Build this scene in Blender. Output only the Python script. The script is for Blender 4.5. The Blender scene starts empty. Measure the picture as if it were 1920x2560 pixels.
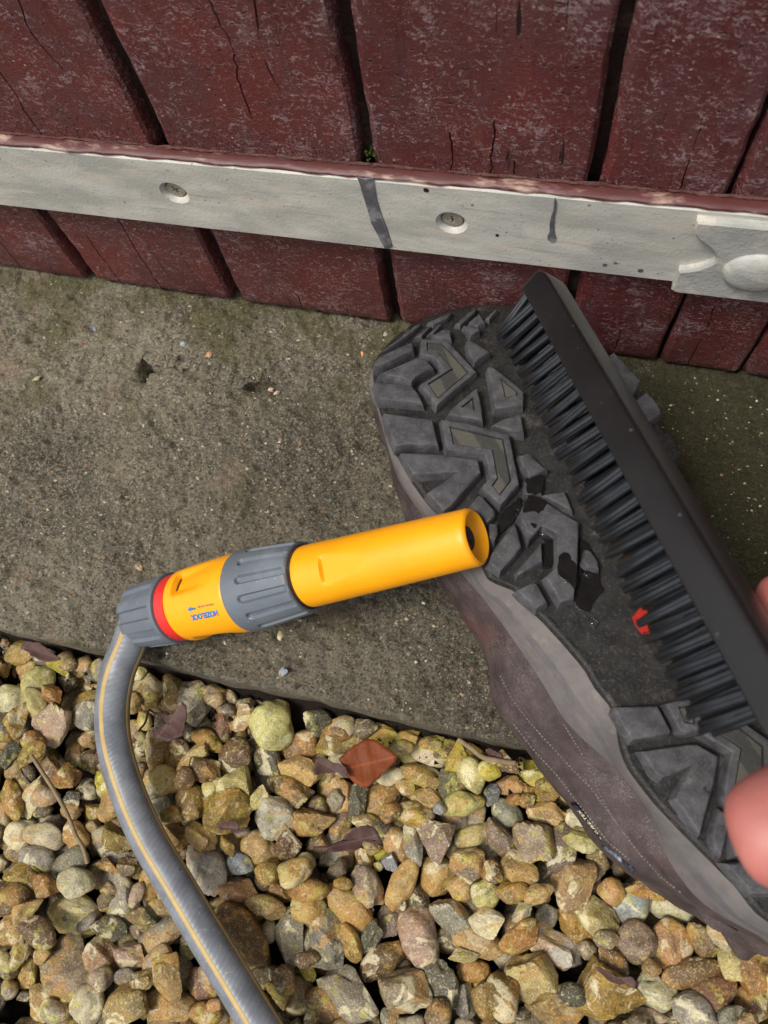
import bpy, bmesh, math, random
import numpy as np
from mathutils import Vector, Matrix, noise
from mathutils.bvhtree import BVHTree

random.seed(7)
np.random.seed(7)
SC = bpy.context.scene
COL = SC.collection

# ------------------------------------------------------------------ camera
F = 2050.0                       # focal length in photograph pixels (1920 x 2560)
CX, CY = 960.0, 1280.0
CAMH = 0.42
CAM = Vector((0, 0, CAMH))
M3 = Matrix(((0.96913911, 0.18024527, -0.16816966),
             (0.22258399, -0.93302629, 0.28269827),
             (-0.10595169, -0.31140582, -0.94435198)))      # photo axes (right, down, forward) -> world
RIGHT, DOWN, FWD = M3.col[0].copy(), M3.col[1].copy(), M3.col[2].copy()

cam_d = bpy.data.cameras.new('Camera')
cam = bpy.data.objects.new('Camera', cam_d)
COL.objects.link(cam)
mw = Matrix.Identity(4)
for i in range(3):
    mw[i][0] = RIGHT[i]; mw[i][1] = -DOWN[i]; mw[i][2] = -FWD[i]; mw[i][3] = CAM[i]
cam.matrix_world = mw
cam_d.sensor_fit = 'VERTICAL'
cam_d.sensor_height = 36.0
cam_d.lens = 36.0 * F / 2560.0
cam_d.clip_start = 0.01
cam_d.clip_end = 100
cam_d.dof.use_dof = True
cam_d.dof.focus_distance = 0.41
cam_d.dof.aperture_fstop = 17.0
SC.camera = cam

# ------------------------------------------------------------------ sky, sun, exposure
world = bpy.data.worlds.new('World')
SC.world = world
world.use_nodes = True
wn = world.node_tree
wn.nodes.clear()
SUN_EL, SUN_AZ = math.radians(64), math.radians(-128)       # direction to the sun, azimuth from +Y towards +X
w_out = wn.nodes.new('ShaderNodeOutputWorld')
w_bg = wn.nodes.new('ShaderNodeBackground')
w_sky = wn.nodes.new('ShaderNodeTexSky')
w_sky.sky_type = 'NISHITA'
w_sky.sun_disc = False
w_sky.sun_elevation = SUN_EL
w_sky.sun_rotation = SUN_AZ
w_sky.dust_density = 3.0
w_hsv = wn.nodes.new('ShaderNodeHueSaturation')            # an overcast, nearly neutral sky
w_hsv.inputs['Saturation'].default_value = 0.16
wn.links.new(w_sky.outputs[0], w_hsv.inputs['Color'])
wn.links.new(w_hsv.outputs[0], w_bg.inputs['Color'])
w_bg.inputs['Strength'].default_value = 0.085
wn.links.new(w_bg.outputs[0], w_out.inputs['Surface'])
sun_d = bpy.data.lights.new('sun', 'SUN')
sun_d.energy = 1.5
sun_d.angle = math.radians(15)
sun_d.color = (1.0, 0.95, 0.88)
sun = bpy.data.objects.new('sun', sun_d)
COL.objects.link(sun)
to_sun = Vector((math.cos(SUN_EL) * math.sin(SUN_AZ), math.cos(SUN_EL) * math.cos(SUN_AZ), math.sin(SUN_EL)))
sun.rotation_euler = to_sun.to_track_quat('Z', 'Y').to_euler()
sun.location = to_sun * 3
vs = SC.view_settings
vs.view_transform = 'Standard'
vs.look = 'None'
vs.gamma = 1.0
vs.use_curve_mapping = False
vs.exposure = 1.0

# ------------------------------------------------------------------ pixel helpers
def pray(x, y):
    d = RIGHT * ((x - CX) / F) + DOWN * ((y - CY) / F) + FWD
    return d                                    # not normalised: 1 unit of depth along the axis
def at_depth(x, y, dep): return CAM + pray(x, y) * dep
def at_z(x, y, z):
    d = pray(x, y); return CAM + d * ((z - CAMH) / d.z)
def at_y(x, y, yy):
    d = pray(x, y); return CAM + d * (yy / d.y)
def crop(ox, oy, s):
    return lambda pts: [(ox + p[0] * s, oy + p[1] * s) for p in pts]

# ------------------------------------------------------------------ object helpers
def tag(o, label=None, cat=None, group=None, kind=None):
    if label: o['label'] = label
    if cat: o['category'] = cat
    if group: o['group'] = group
    if kind: o['kind'] = kind
    return o
def empty(name, loc, label, cat, group=None):
    o = bpy.data.objects.new(name, None)
    o.location = loc
    o.empty_display_size = 0.02
    COL.objects.link(o)
    return tag(o, label, cat, group)
def wloc(o):
    v = Vector((0, 0, 0))
    while o is not None:
        v += o.location; o = o.parent
    return v
def mobj(name, verts, faces, mat, parent=None, smooth=False, loc=None):
    """mesh object from world-space vertices"""
    off = Vector(loc) if loc is not None else (wloc(parent) if parent else Vector((0, 0, 0)))
    me = bpy.data.meshes.new(name)
    me.from_pydata([(v[0] - off.x, v[1] - off.y, v[2] - off.z) for v in verts], [], faces)
    me.update()
    if smooth:
        me.polygons.foreach_set('use_smooth', [True] * len(me.polygons))
    if mat: me.materials.append(mat)
    o = bpy.data.objects.new(name, me)
    COL.objects.link(o)
    if parent: o.parent = parent
    if loc is not None: o.location = off - (wloc(parent) if parent else Vector((0, 0, 0)))
    return o
def bobj(name, bm, mat, parent=None, smooth=False, recalc=True):
    if recalc: bmesh.ops.recalc_face_normals(bm, faces=bm.faces)
    vs_ = [v.co.copy() for v in bm.verts]
    bm.verts.index_update()
    fs = [[v.index for v in f.verts] for f in bm.faces]
    bm.free()
    return mobj(name, vs_, fs, mat, parent, smooth)
def sharp(o, deg=35):
    me = o.data
    me.polygons.foreach_set('use_smooth', [True] * len(me.polygons))
    me.set_sharp_from_angle(angle=math.radians(deg))
    return o
def fbm(v, s, o=4):
    return noise.fractal(Vector(v) * s, 1.0, 2.0, o, noise_basis='PERLIN_ORIGINAL')

# ------------------------------------------------------------------ node helpers
class NT:
    def __init__(self, name):
        self.m = bpy.data.materials.new(name)
        self.m.use_nodes = True
        self.t = self.m.node_tree
        self.t.nodes.clear()
        self.out = self.t.nodes.new('ShaderNodeOutputMaterial')
        self.b = self.t.nodes.new('ShaderNodeBsdfPrincipled')
        self.t.links.new(self.b.outputs[0], self.out.inputs[0])
    def set(self, sock, v):
        if isinstance(v, bpy.types.NodeSocket): self.t.links.new(v, sock)
        elif isinstance(v, (tuple, list)) and len(v) == 3 and sock.type == 'RGBA': sock.default_value = (*v, 1)
        else: sock.default_value = v
    def P(self, **k):
        for n, v in k.items(): self.set(self.b.inputs[n.replace('_', ' ')], v)
        return self
    def coord(self, kind='Object', scale=(1, 1, 1), off=None):
        c = self.t.nodes.new('ShaderNodeTexCoord')
        s = c.outputs[kind]
        mp = self.t.nodes.new('ShaderNodeMapping')
        mp.inputs['Scale'].default_value = scale
        self.t.links.new(s, mp.inputs[0])
        if off is not None:
            a = self.t.nodes.new('ShaderNodeVectorMath'); a.operation = 'ADD'
            self.t.links.new(mp.outputs[0], a.inputs[0]); self.set(a.inputs[1], off)
            return a.outputs[0]
        return mp.outputs[0]
    def geo(self, kind): return self.t.nodes.new('ShaderNodeNewGeometry').outputs[kind]
    def objinfo(self, kind): return self.t.nodes.new('ShaderNodeObjectInfo').outputs[kind]
    def noise(self, vec, scale, detail=4, rough=.55, dist=0, col=False):
        n = self.t.nodes.new('ShaderNodeTexNoise')
        self.set(n.inputs['Vector'], vec)
        n.inputs['Scale'].default_value = scale; n.inputs['Detail'].default_value = detail
        n.inputs['Roughness'].default_value = rough; n.inputs['Distortion'].default_value = dist
        return n.outputs['Color' if col else 'Fac']
    def voro(self, vec, scale, feat='F1', out='Distance', rnd=1.0):
        n = self.t.nodes.new('ShaderNodeTexVoronoi')
        n.feature = feat
        self.set(n.inputs['Vector'], vec)
        n.inputs['Scale'].default_value = scale
        n.inputs['Randomness'].default_value = rnd
        return n.outputs[out]
    def wave(self, vec, scale, dist=0, axis='X', prof='SIN', dscale=1):
        n = self.t.nodes.new('ShaderNodeTexWave')
        n.bands_direction = axis; n.wave_profile = prof
        self.set(n.inputs['Vector'], vec)
        n.inputs['Scale'].default_value = scale; n.inputs['Distortion'].default_value = dist
        n.inputs['Detail Scale'].default_value = dscale
        return n.outputs['Fac']
    def ramp(self, f, stops, interp='LINEAR'):
        n = self.t.nodes.new('ShaderNodeValToRGB')
        n.color_ramp.interpolation = interp
        e = n.color_ramp.elements
        while len(e) < len(stops): e.new(.5)
        for i, (p, c) in enumerate(stops):
            e[i].position = p
            e[i].color = (c, c, c, 1) if isinstance(c, (int, float)) else (*c, 1)
        self.set(n.inputs[0], f)
        return n.outputs[0]
    def step(self, f, a, b):
        n = self.t.nodes.new('ShaderNodeMapRange')
        n.interpolation_type = 'SMOOTHSTEP'
        self.set(n.inputs[0], f)
        n.inputs[1].default_value = a; n.inputs[2].default_value = b
        return n.outputs[0]
    def math(self, op, a, b=0.0, clamp=False):
        n = self.t.nodes.new('ShaderNodeMath'); n.operation = op; n.use_clamp = clamp
        self.set(n.inputs[0], a); self.set(n.inputs[1], b)
        return n.outputs[0]
    def mix(self, f, a, b, mode='MIX'):
        n = self.t.nodes.new('ShaderNodeMix'); n.data_type = 'RGBA'; n.blend_type = mode
        self.set(n.inputs[0], f); self.set(n.inputs[6], a); self.set(n.inputs[7], b)
        return n.outputs[2]
    def sep(self, v):
        n = self.t.nodes.new('ShaderNodeSeparateXYZ'); self.set(n.inputs[0], v)
        return n.outputs
    def bump(self, h, strength=.5, dist=.001, prev=None):
        n = self.t.nodes.new('ShaderNodeBump')
        n.inputs['Strength'].default_value = strength; n.inputs['Distance'].default_value = dist
        self.set(n.inputs['Height'], h)
        if prev is not None: self.set(n.inputs['Normal'], prev)
        return n.outputs[0]

def srgb(r, g, b):
    f = lambda c: (c / 255) / 12.92 if c / 255 <= .04045 else (((c / 255) + .055) / 1.055) ** 2.4
    return (f(r), f(g), f(b))

# ------------------------------------------------------------------ materials
def m_paintwood():
    n = NT('weathered_red_paint')
    off = n.objinfo('Location')
    c = n.coord('Object', (1, 1, 1), off)
    big = n.noise(c, 16, 3)
    med = n.noise(n.coord('Object', (1, 1, .45), off), 70, 4)
    base = n.mix(n.step(big, .38, .66), srgb(82, 37, 37), srgb(100, 44, 41))
    base = n.mix(n.math('MULTIPLY', n.step(med, .38, .70), .85), base, srgb(86, 50, 50))
    # long faint grain along the board
    gr = n.noise(n.coord('Object', (1, 1, .05), off), 330, 3, .6)
    base = n.mix(n.math('MULTIPLY', n.step(gr, .55, .75), .45), base, srgb(48, 20, 18))
    # lifted flakes: short pale strokes across the grain, in uneven drifts
    warp = n.noise(c, 140, 3, .6, 0, True)
    wv = n.t.nodes.new('ShaderNodeVectorMath'); wv.operation = 'MULTIPLY_ADD'
    n.set(wv.inputs[0], warp); wv.inputs[1].default_value = (.008, .008, .012)
    n.set(wv.inputs[2], n.coord('Object', (.34, 1, 1), off))
    fl = n.noise(wv.outputs[0], 760, 4, .75)
    fl2 = n.noise(wv.outputs[0], 230, 4, .65)
    area = n.noise(c, 34, 4, .65)
    drift = n.math('MULTIPLY', n.math('SUBTRACT', area, .5), .26)
    thr = n.math('ADD', fl, drift)
    flake = n.math('MAXIMUM', n.step(thr, .553, .63), n.math('MULTIPLY', n.step(n.math('ADD', fl2, drift), .63, .68), .6))
    ring = n.voro(wv.outputs[0], 260, 'DISTANCE_TO_EDGE')
    ring = n.math('MULTIPLY', n.step(ring, .06, .015), n.math('MULTIPLY', n.step(area, .50, .68), n.step(n.noise(c, 210, 2), .48, .6)))
    flake = n.math('MAXIMUM', flake, n.math('MULTIPLY', ring, .75))
    base = n.mix(n.math('MULTIPLY', flake, .62), base, srgb(164, 144, 146))
    # hairline drying cracks
    ck = n.noise(n.coord('Object', (1, 1, .09), off), 210, 3, .5, .4)
    cks = n.math('MULTIPLY', n.step(ck, .655, .70), n.step(n.noise(c, 13, 2), .5, .62))
    ck2 = n.noise(n.coord('Object', (.5, 1, 1.0), off), 620, 2, .5)
    cks = n.math('MAXIMUM', cks, n.math('MULTIPLY', n.step(ck2, .64, .71), .75))
    # the end grain just above the strip and at the foot is finely crazed
    z = n.sep(n.coord())[2]
    foot = n.math('MAXIMUM', n.step(z, .030, .0), n.math('MULTIPLY', n.step(z, .152, .135), n.step(z, .10, .12)))
    cz = n.step(n.noise(n.coord('Object', (2.2, 1, .8), off), 420, 3, .6), .57, .66)
    cks = n.math('MAXIMUM', cks, n.math('MULTIPLY', n.math('MULTIPLY', cz, foot), .8))
    base = n.mix(cks, base, srgb(26, 12, 11))
    # bare orange wood and specks
    br = n.math('MULTIPLY', n.step(n.noise(n.coord('Object', (1, 1, .25), off), 44, 3), .66, .74), .6)
    base = n.mix(br, base, srgb(122, 56, 36))
    sp = n.step(n.voro(c, 130, 'F1'), .075, .05)
    base = n.mix(n.math('MULTIPLY', sp, .6), base, srgb(196, 180, 160))
    h = n.math('SUBTRACT', n.math('MULTIPLY', n.math('ADD', thr, fl2), .4), n.math('MULTIPLY', cks, .7))
    b = n.bump(h, .7, .0010)
    b = n.bump(n.noise(c, 1000, 3, .6), .35, .0005, b)
    n.P(Base_Color=base, Roughness=n.math('ADD', n.math('MULTIPLY', med, .3), .34), Normal=b)
    n.b.inputs['Specular IOR Level'].default_value = .5
    return n.m
def m_simple(name, col, rough=.5, var=.25, scale=120, bump=.2, bdist=.0004, spec=.5, col2=None, speck=None, sss=0):
    n = NT(name)
    c = n.coord()
    v = n.noise(c, scale, 4, .6)
    dark = tuple(x * (1 - var) for x in col)
    base = n.mix(n.step(v, .3, .7), dark, col)
    if col2: base = n.mix(n.step(n.noise(c, scale * .35, 4, .65), .5, .68), base, col2)
    if speck: base = n.mix(n.math('MULTIPLY', n.step(n.noise(c, scale * 11, 3), .69, .74), .7), base, speck)
    n.P(Base_Color=base, Roughness=n.math('ADD', n.math('MULTIPLY', v, .2), rough - .1),
        Normal=n.bump(n.noise(c, scale * 6, 3, .6), bump, bdist))
    n.b.inputs['Specular IOR Level'].default_value = spec
    if sss:
        n.b.inputs['Subsurface Weight'].default_value = sss
        n.b.inputs['Subsurface Radius'].default_value = (.004, .0015, .0008)
        n.b.inputs['Subsurface Scale'].default_value = 1.0
    return n.m
def m_strip():
    n = NT('weathered_pale_metal')
    c = n.coord()
    lo = n.noise(n.coord('Object', (.35, 1, 1)), 60, 5, .6)
    base = n.mix(n.step(lo, .35, .68), srgb(168, 167, 160), srgb(200, 197, 187))
    base = n.mix(n.step(n.noise(n.coord('Object', (.18, 1, 1)), 150, 4, .6), .55, .75), base, srgb(202, 190, 176))
    base = n.mix(n.math('MULTIPLY', n.step(n.noise(c, 34, 5, .7), .54, .7), .4), base, srgb(156, 156, 152))
    st = n.step(n.noise(n.coord('Object', (.06, 1, 1)), 420, 2), .64, .72)
    base = n.mix(n.math('MULTIPLY', st, .35), base, srgb(150, 128, 112))
    base = n.mix(n.step(n.noise(c, 520, 2, .5), .70, .75), base, srgb(120, 116, 108))
    dots = n.step(n.voro(c, 75, 'F1'), .07, .05)
    base = n.mix(n.math('MULTIPLY', dots, .75), base, srgb(92, 80, 72))
    h = n.math('ADD', n.noise(c, 800, 3, .6), n.math('MULTIPLY', n.noise(c, 120, 3), .3))
    n.P(Base_Color=base, Roughness=.5, Normal=n.bump(h, .35, .0006))
    return n.m
def m_lip():
    n = NT('flaking_red_paint_on_metal')
    c = n.coord('Object', (.3, 1, 1))
    a = n.noise(c, 110, 4, .65)
    x = n.sep(n.coord())[0]
    left = n.step(x, -.12, -.24)
    zz = n.sep(n.coord())[2]
    up = n.sep(n.geo('Normal'))[2]
    f = n.math('ADD', n.math('ADD', a, n.math('MULTIPLY', n.step(up, .2, -.6), .13)), n.math('MULTIPLY', left, .03))
    base = n.mix(n.math('MULTIPLY', n.step(f, .53, .70), .8), srgb(78, 34, 32), srgb(184, 156, 140))
    base = n.mix(n.step(n.noise(c, 240, 3), .62, .70), base, srgb(112, 70, 74))
    base = n.mix(n.step(n.noise(n.coord(), 60, 2), .66, .7), base, srgb(150, 60, 34))
    n.P(Base_Color=base, Roughness=.5, Normal=n.bump(a, .5, .0008))
    return n.m
def m_concrete():
    n = NT('mossy_concrete')
    c = n.geo('Position')
    big = n.noise(c, 9, 4, .6)
    med = n.noise(c, 60, 5, .65)
    fine = n.noise(c, 620, 5, .8)
    base = n.mix(n.step(big, .32, .68), srgb(104, 98, 86), srgb(150, 142, 123))
    base = n.mix(n.math('MULTIPLY', n.step(med, .46, .74), .5), base, srgb(76, 72, 60))
    base = n.mix(n.math('MULTIPLY', n.step(fine, .52, .60), .7), base, srgb(176, 167, 142))
    base = n.mix(n.math('MULTIPLY', n.step(fine, .48, .38), .85), base, srgb(46, 43, 36))
    # exposed fine aggregate
    vd = n.voro(c, 330, 'F1'); vc = n.voro(c, 330, 'F1', 'Color')
    r = n.sep(vc)
    spot = n.math('MULTIPLY', n.step(vd, .42, .28), n.step(r[0], .90, .93))
    base = n.mix(n.math('MULTIPLY', spot, .8), base,
                 n.ramp(r[1], [(0, srgb(196, 180, 150)), (.4, srgb(170, 130, 96)), (.62, srgb(210, 202, 188)), (.86, srgb(186, 128, 74)), (1, srgb(120, 128, 146))]))
    vd2 = n.voro(c, 900, 'F1'); r2 = n.sep(n.voro(c, 900, 'F1', 'Color'))
    spot2 = n.math('MULTIPLY', n.step(vd2, .45, .25), n.step(r2[0], .82, .9))
    base = n.mix(n.math('MULTIPLY', spot2, .85), base, srgb(204, 190, 160))
    # pinkish tan worn patches
    base = n.mix(n.math('MULTIPLY', n.step(n.noise(c, 26, 3, .5), .60, .72), .5), base, srgb(160, 138, 116))
    # moss, mostly at the foot of the boards and to the right
    p = n.sep(c)
    near = n.step(p[1], .145, .235)
    rightm = n.math('MULTIPLY', n.step(p[0], -.02, .10), n.step(p[1], .03, .16))
    m = n.math('ADD', n.noise(c, 28, 5, .7), n.math('ADD', n.math('MULTIPLY', near, .13), n.math('MULTIPLY', rightm, .20)))
    moss = n.step(m, .53, .72)
    mosscol = n.mix(n.noise(c, 700, 3), srgb(50, 52, 22), srgb(118, 112, 66))
    base = n.mix(n.math('MULTIPLY', moss, .62), base, mosscol)
    # light falloff painted in: slab darkens away from its bright upper left
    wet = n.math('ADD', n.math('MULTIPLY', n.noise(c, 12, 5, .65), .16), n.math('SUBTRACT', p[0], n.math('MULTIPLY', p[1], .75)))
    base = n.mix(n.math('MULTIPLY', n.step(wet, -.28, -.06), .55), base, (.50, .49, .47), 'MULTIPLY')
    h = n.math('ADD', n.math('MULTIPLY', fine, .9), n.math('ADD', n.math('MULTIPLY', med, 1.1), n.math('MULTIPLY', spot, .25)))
    right_dark = n.math('MULTIPLY', n.step(n.math('ADD', p[0], n.math('MULTIPLY', n.noise(c, 24, 4, .6), .10)), .05, .11), .55)  # darkens the right end of the slab, with an uneven border
    base = n.mix(right_dark, base, (.26, .25, .19), 'MULTIPLY')
    b = n.bump(h, 1.0, .0034)
    b = n.bump(n.noise(c, 1500, 2, .6), .5, .0006, b)
    n.P(Base_Color=base, Roughness=.85, Normal=b)
    n.b.inputs['Specular IOR Level'].default_value = .25
    return n.m
def m_stone(name, joined=False):
    n = NT(name)
    off = None if joined else n.objinfo('Location')
    c = n.coord('Object', (1, 1, 1), off) if joined else None
    if joined:
        col = n.ramp(n.geo('Random Per Island'), [(0, srgb(96, 82, 60)), (.2, srgb(140, 116, 78)), (.4, srgb(112, 92, 62)),
                     (.6, srgb(150, 138, 112)), (.8, srgb(120, 108, 96)), (1, srgb(104, 74, 46))], 'CONSTANT')
        rnd = n.geo('Random Per Island'); c = n.geo('Position')
    else:
        c = n.geo('Position')
        col = n.objinfo('Color'); rnd = n.objinfo('Random')
    a = n.noise(c, 95, 4, .6, .8)
    b_ = n.noise(c, 300, 5, .7, .4)
    f = n.noise(c, 1000, 4, .75)
    base = n.mix(n.step(a, .36, .62), n.mix(.45, col, (.06, .042, .024), 'MIX'), col)
    # ochre staining and pale chalky rind with clear borders, different on each stone
    q = n.noise(c, 58, 4, .6, .6)
    st = n.math('MULTIPLY', n.step(q, .52, .58), n.step(rnd, .15, .5))
    base = n.mix(n.math('MULTIPLY', st, .6), base, srgb(166, 122, 56))
    rind = n.math('MULTIPLY', n.step(n.noise(c, 70, 5, .62, .9), .55, .60), n.step(rnd, .95, .5))
    base = n.mix(n.math('MULTIPLY', rind, .7), base, srgb(206, 196, 160))
    # yellow-green lichen on upper faces
    li = n.step(n.math('ADD', n.noise(c, 130, 5, .72), n.math('MULTIPLY', n.noise(c, 14, 2), .25)), .66, .78)
    up = n.step(n.sep(n.geo('Normal'))[2], .0, .7)
    base = n.mix(n.math('MULTIPLY', n.math('MULTIPLY', li, up), .7), base, srgb(164, 156, 66))
    # dark pits, pale grains
    base = n.mix(n.math('MULTIPLY', n.step(b_, .40, .31), .75), base, (.035, .028, .016))
    base = n.mix(n.math('MULTIPLY', n.step(b_, .58, .68), .45), base, srgb(214, 202, 160))
    base = n.mix(n.math('MULTIPLY', n.step(f, .54, .66), .38), base, srgb(224, 214, 180))
    base = n.mix(n.math('MULTIPLY', n.step(f, .47, .36), .5), base, (.04, .033, .024))
    h = n.math('ADD', n.math('MULTIPLY', a, .7), n.math('ADD', n.math('MULTIPLY', b_, .7), n.math('MULTIPLY', f, .22)))
    n.P(Base_Color=base, Roughness=n.math('ADD', n.math('MULTIPLY', n.noise(c, 50, 2), .35), .34), Normal=n.bump(h, .6, .0017))
    n.b.inputs['Specular IOR Level'].default_value = .4
    return n.m
def m_soil():
    n = NT('dark_soil')
    c = n.geo('Position')
    a = n.noise(c, 140, 5, .7)
    base = n.mix(a, srgb(24, 19, 16), srgb(54, 43, 36))
    n.P(Base_Color=base, Roughness=.95, Normal=n.bump(n.noise(c, 260, 6, .75), 1, .004))
    n.b.inputs['Specular IOR Level'].default_value = .2
    return n.m
def m_rubber(name, lo, hi, dust, amt, rough=.6, grain=900):
    n = NT(name)
    c = n.geo('Position')
    a = n.noise(c, 150, 5, .65)
    base = n.mix(n.step(a, .3, .7), lo, hi)
    d = n.step(n.noise(c, 90, 6, .75), .62 - amt * .2, .80 - amt * .2)
    base = n.mix(n.math('MULTIPLY', d, .4 + amt * .4), base, dust)
    g = n.noise(c, grain, 4, .8)
    base = n.mix(n.math('MULTIPLY', n.step(g, .54, .66), .25 + amt * .5), base, dust)
    n.P(Base_Color=base, Roughness=n.math('ADD', n.math('MULTIPLY', d, .2), rough), Normal=n.bump(n.math('ADD', g, n.math('MULTIPLY', a, .6)), .5, .0005))
    n.b.inputs['Specular IOR Level'].default_value = .4
    return n.m
def m_pad():
    n = NT('striped_grip_rubber')
    c = n.coord('Object')
    w = n.step(n.wave(n.geo('Position'), 34, .6, 'DIAGONAL'), .42, .58)
    base = n.mix(w, srgb(52, 52, 49), srgb(76, 74, 66))
    g = n.noise(c, 700, 4, .8)
    base = n.mix(n.math('MULTIPLY', n.step(g, .55, .7), .4), base, srgb(112, 106, 92))
    n.P(Base_Color=base, Roughness=.7, Normal=n.bump(g, .3, .0004))
    return n.m
def m_midsole():
    n = NT('dusty_grey_foam')
    uv = n.coord('UV')
    s = n.sep(uv)
    c = n.geo('Position')
    a = n.noise(c, 55, 5, .7)
    base = n.mix(n.step(a, .35, .66), srgb(92, 88, 88), srgb(110, 104, 101))
    base = n.mix(n.math('MULTIPLY', n.step(n.noise(c, 130, 5, .75), .56, .70), .7), base, srgb(126, 114, 104))
    # moulded hatched band along the side
    band = n.math('MULTIPLY', n.step(n.math('ABSOLUTE', n.math('SUBTRACT', s[1], .5)), .10, .07), n.step(n.noise(c, 20, 2), .36, .50))
    hat = n.wave(c, 520, 0, 'DIAGONAL')
    base = n.mix(n.math('MULTIPLY', n.math('MULTIPLY', band, hat), .55), base, srgb(64, 66, 76))
    h = n.math('ADD', n.math('MULTIPLY', n.math('MULTIPLY', band, hat), -1.0), n.math('MULTIPLY', n.noise(c, 1200, 3), .6))
    n.P(Base_Color=base, Roughness=.72, Normal=n.bump(h, .35, .0005))
    n.b.inputs['Specular IOR Level'].default_value = .3
    return n.m
def m_leather():
    n = NT('worn_brown_leather')
    c = n.geo('Position')
    a = n.noise(c, 60, 5, .7)
    base = n.mix(n.step(a, .3, .7), srgb(48, 38, 38), srgb(76, 63, 62))
    sc = n.math('MULTIPLY', n.step(n.noise(c, 1500, 4, .8), .48, .66), n.step(n.noise(c, 38, 5, .7), .44, .64))
    base = n.mix(n.math('MULTIPLY', sc, .55), base, srgb(150, 138, 132))
    base = n.mix(n.math('MULTIPLY', n.step(n.noise(c, 26, 4, .6), .56, .7), .55), base, srgb(92, 58, 54))
    h = n.math('ADD', n.noise(c, 750, 4, .7), n.math('MULTIPLY', n.noise(c, 90, 4), 1.2))
    n.P(Base_Color=base, Roughness=.62, Normal=n.bump(h, .6, .0009))
    return n.m
def m_hose():
    n = NT('braided_grey_hose')
    uv = n.coord('UV')
    s = n.sep(uv)
    ph = n.math('ADD', n.math('MULTIPLY', s[0], 2300.0), n.math('MULTIPLY', s[1], 6.2832 * 9))
    rib = n.math('MULTIPLY', n.math('ADD', n.math('SINE', ph), 1.0), .5)
    c = n.geo('Position')
    a = n.noise(c, 90, 4, .6)
    base = n.mix(n.step(a, .3, .7), srgb(96, 100, 107), srgb(120, 124, 130))
    base = n.mix(n.math('MULTIPLY', rib, .16), base, srgb(84, 88, 98))
    dirt = n.math('MULTIPLY', n.step(n.noise(c, 420, 4, .7), .58, .70), n.step(n.noise(c, 25, 2), .42, .6))
    base = n.mix(n.math('MULTIPLY', dirt, .55), base, srgb(160, 150, 134))
    base = n.mix(n.step(n.noise(c, 500, 2), .72, .75), base, srgb(58, 56, 56))
    n.P(Base_Color=base, Roughness=.42, Normal=n.bump(rib, .10, .0006))
    return n.m
def m_leaf(name, c1, c2):
    n = NT(name)
    uv = n.coord('UV'); s = n.sep(uv)
    c = n.geo('Position')
    base = n.mix(n.noise(c, 130, 5, .7), c1, c2)
    mid = n.step(n.math('ABSOLUTE', n.math('SUBTRACT', s[1], .5)), .035, .012)
    vein = n.wave(n.coord('UV', (1, 1, 1)), 3.2, 1.2, 'X')
    base = n.mix(n.math('MULTIPLY', mid, .6), base, tuple(min(1, x * 1.25) for x in c2))
    n.P(Base_Color=base, Roughness=.5, Specular_IOR_Level=.15, Normal=n.bump(n.math('ADD', n.math('MULTIPLY', vein, .12), n.noise(c, 500, 4, .7)), .5, .0006))
    return n.m
def m_glass():
    n = NT('clear_water')
    n.P(Base_Color=(1, 1, 1), Roughness=.01, IOR=1.33)
    n.b.inputs['Transmission Weight'].default_value = 1.0
    tint = n.noise(n.coord(), 200, 2)
    n.P(Normal=n.bump(tint, .05, .0003))
    return n.m

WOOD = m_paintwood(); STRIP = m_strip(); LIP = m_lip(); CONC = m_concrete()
STONE = m_stone('flint_pebble'); STONEJ = m_stone('flint_gravel', True); SOIL = m_soil()
LUG = m_rubber('dusty_black_rubber', srgb(53, 53, 56), srgb(82, 81, 84), srgb(124, 118, 112), .26)
SOLE = m_rubber('gritty_black_rubber', srgb(20, 20, 20), srgb(40, 39, 38), srgb(104, 96, 86), .36)
WETR = m_rubber('wet_black_rubber', srgb(17, 16, 16), srgb(26, 25, 24), srgb(40, 37, 34), .1, .12)
PAD = m_pad(); MIDS = m_midsole(); LEATHER = m_leather(); HOSE = m_hose()
YELLOW = m_simple('scuffed_yellow_plastic', srgb(242, 162, 5), .40, .07, 60, .10, .0002, .5, srgb(236, 160, 22), srgb(190, 120, 26), .12)
GREYP = m_simple('scuffed_grey_plastic', srgb(98, 105, 113), .5, .12, 80, .3, .0003, .45, srgb(110, 117, 125), srgb(190, 190, 186))
REDP = m_simple('red_plastic', srgb(214, 44, 40), .35, .12, 60, .1, .0002)
BLUE = m_simple('blue_print', srgb(34, 118, 186), .45, .2, 300, .05)
GREYPRINT = m_simple('grey_print', srgb(84, 92, 104), .5, .2, 300, .05)
STRIPE = m_simple('yellow_stripe', srgb(178, 152, 96), .5, .18, 140, .2, .0003, .4, None, srgb(120, 100, 66))
BLACKP = m_simple('dark_grey_brush_plastic', srgb(26, 24, 25), .30, .25, 40, .12, .0002, .5, None, srgb(80, 76, 74))
BRIST = m_simple('grey_black_bristle', srgb(34, 37, 42), .40, .3, 300, .1, .0001, .5)
SKIN = m_simple('pink_skin', srgb(178, 112, 104), .5, .14, 90, .35, .0003, .4, srgb(176, 100, 94), srgb(196, 132, 122), .2)
NAIL = m_simple('finger_nail', srgb(226, 178, 166), .3, .06, 200, .05)
CLOTH = m_simple('dark_sleeve', srgb(52, 56, 66), .8, .3, 300, .5, .0006, .2)
STEEL = m_simple('zinc_screw', srgb(158, 150, 134), .5, .3, 220, .4, .0004, .5, srgb(120, 108, 92))
PLATE = m_simple('mottled_zinc', srgb(172, 172, 166), .5, .22, 110, .6, .0006, .5, srgb(196, 190, 178), srgb(84, 82, 78))
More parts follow.
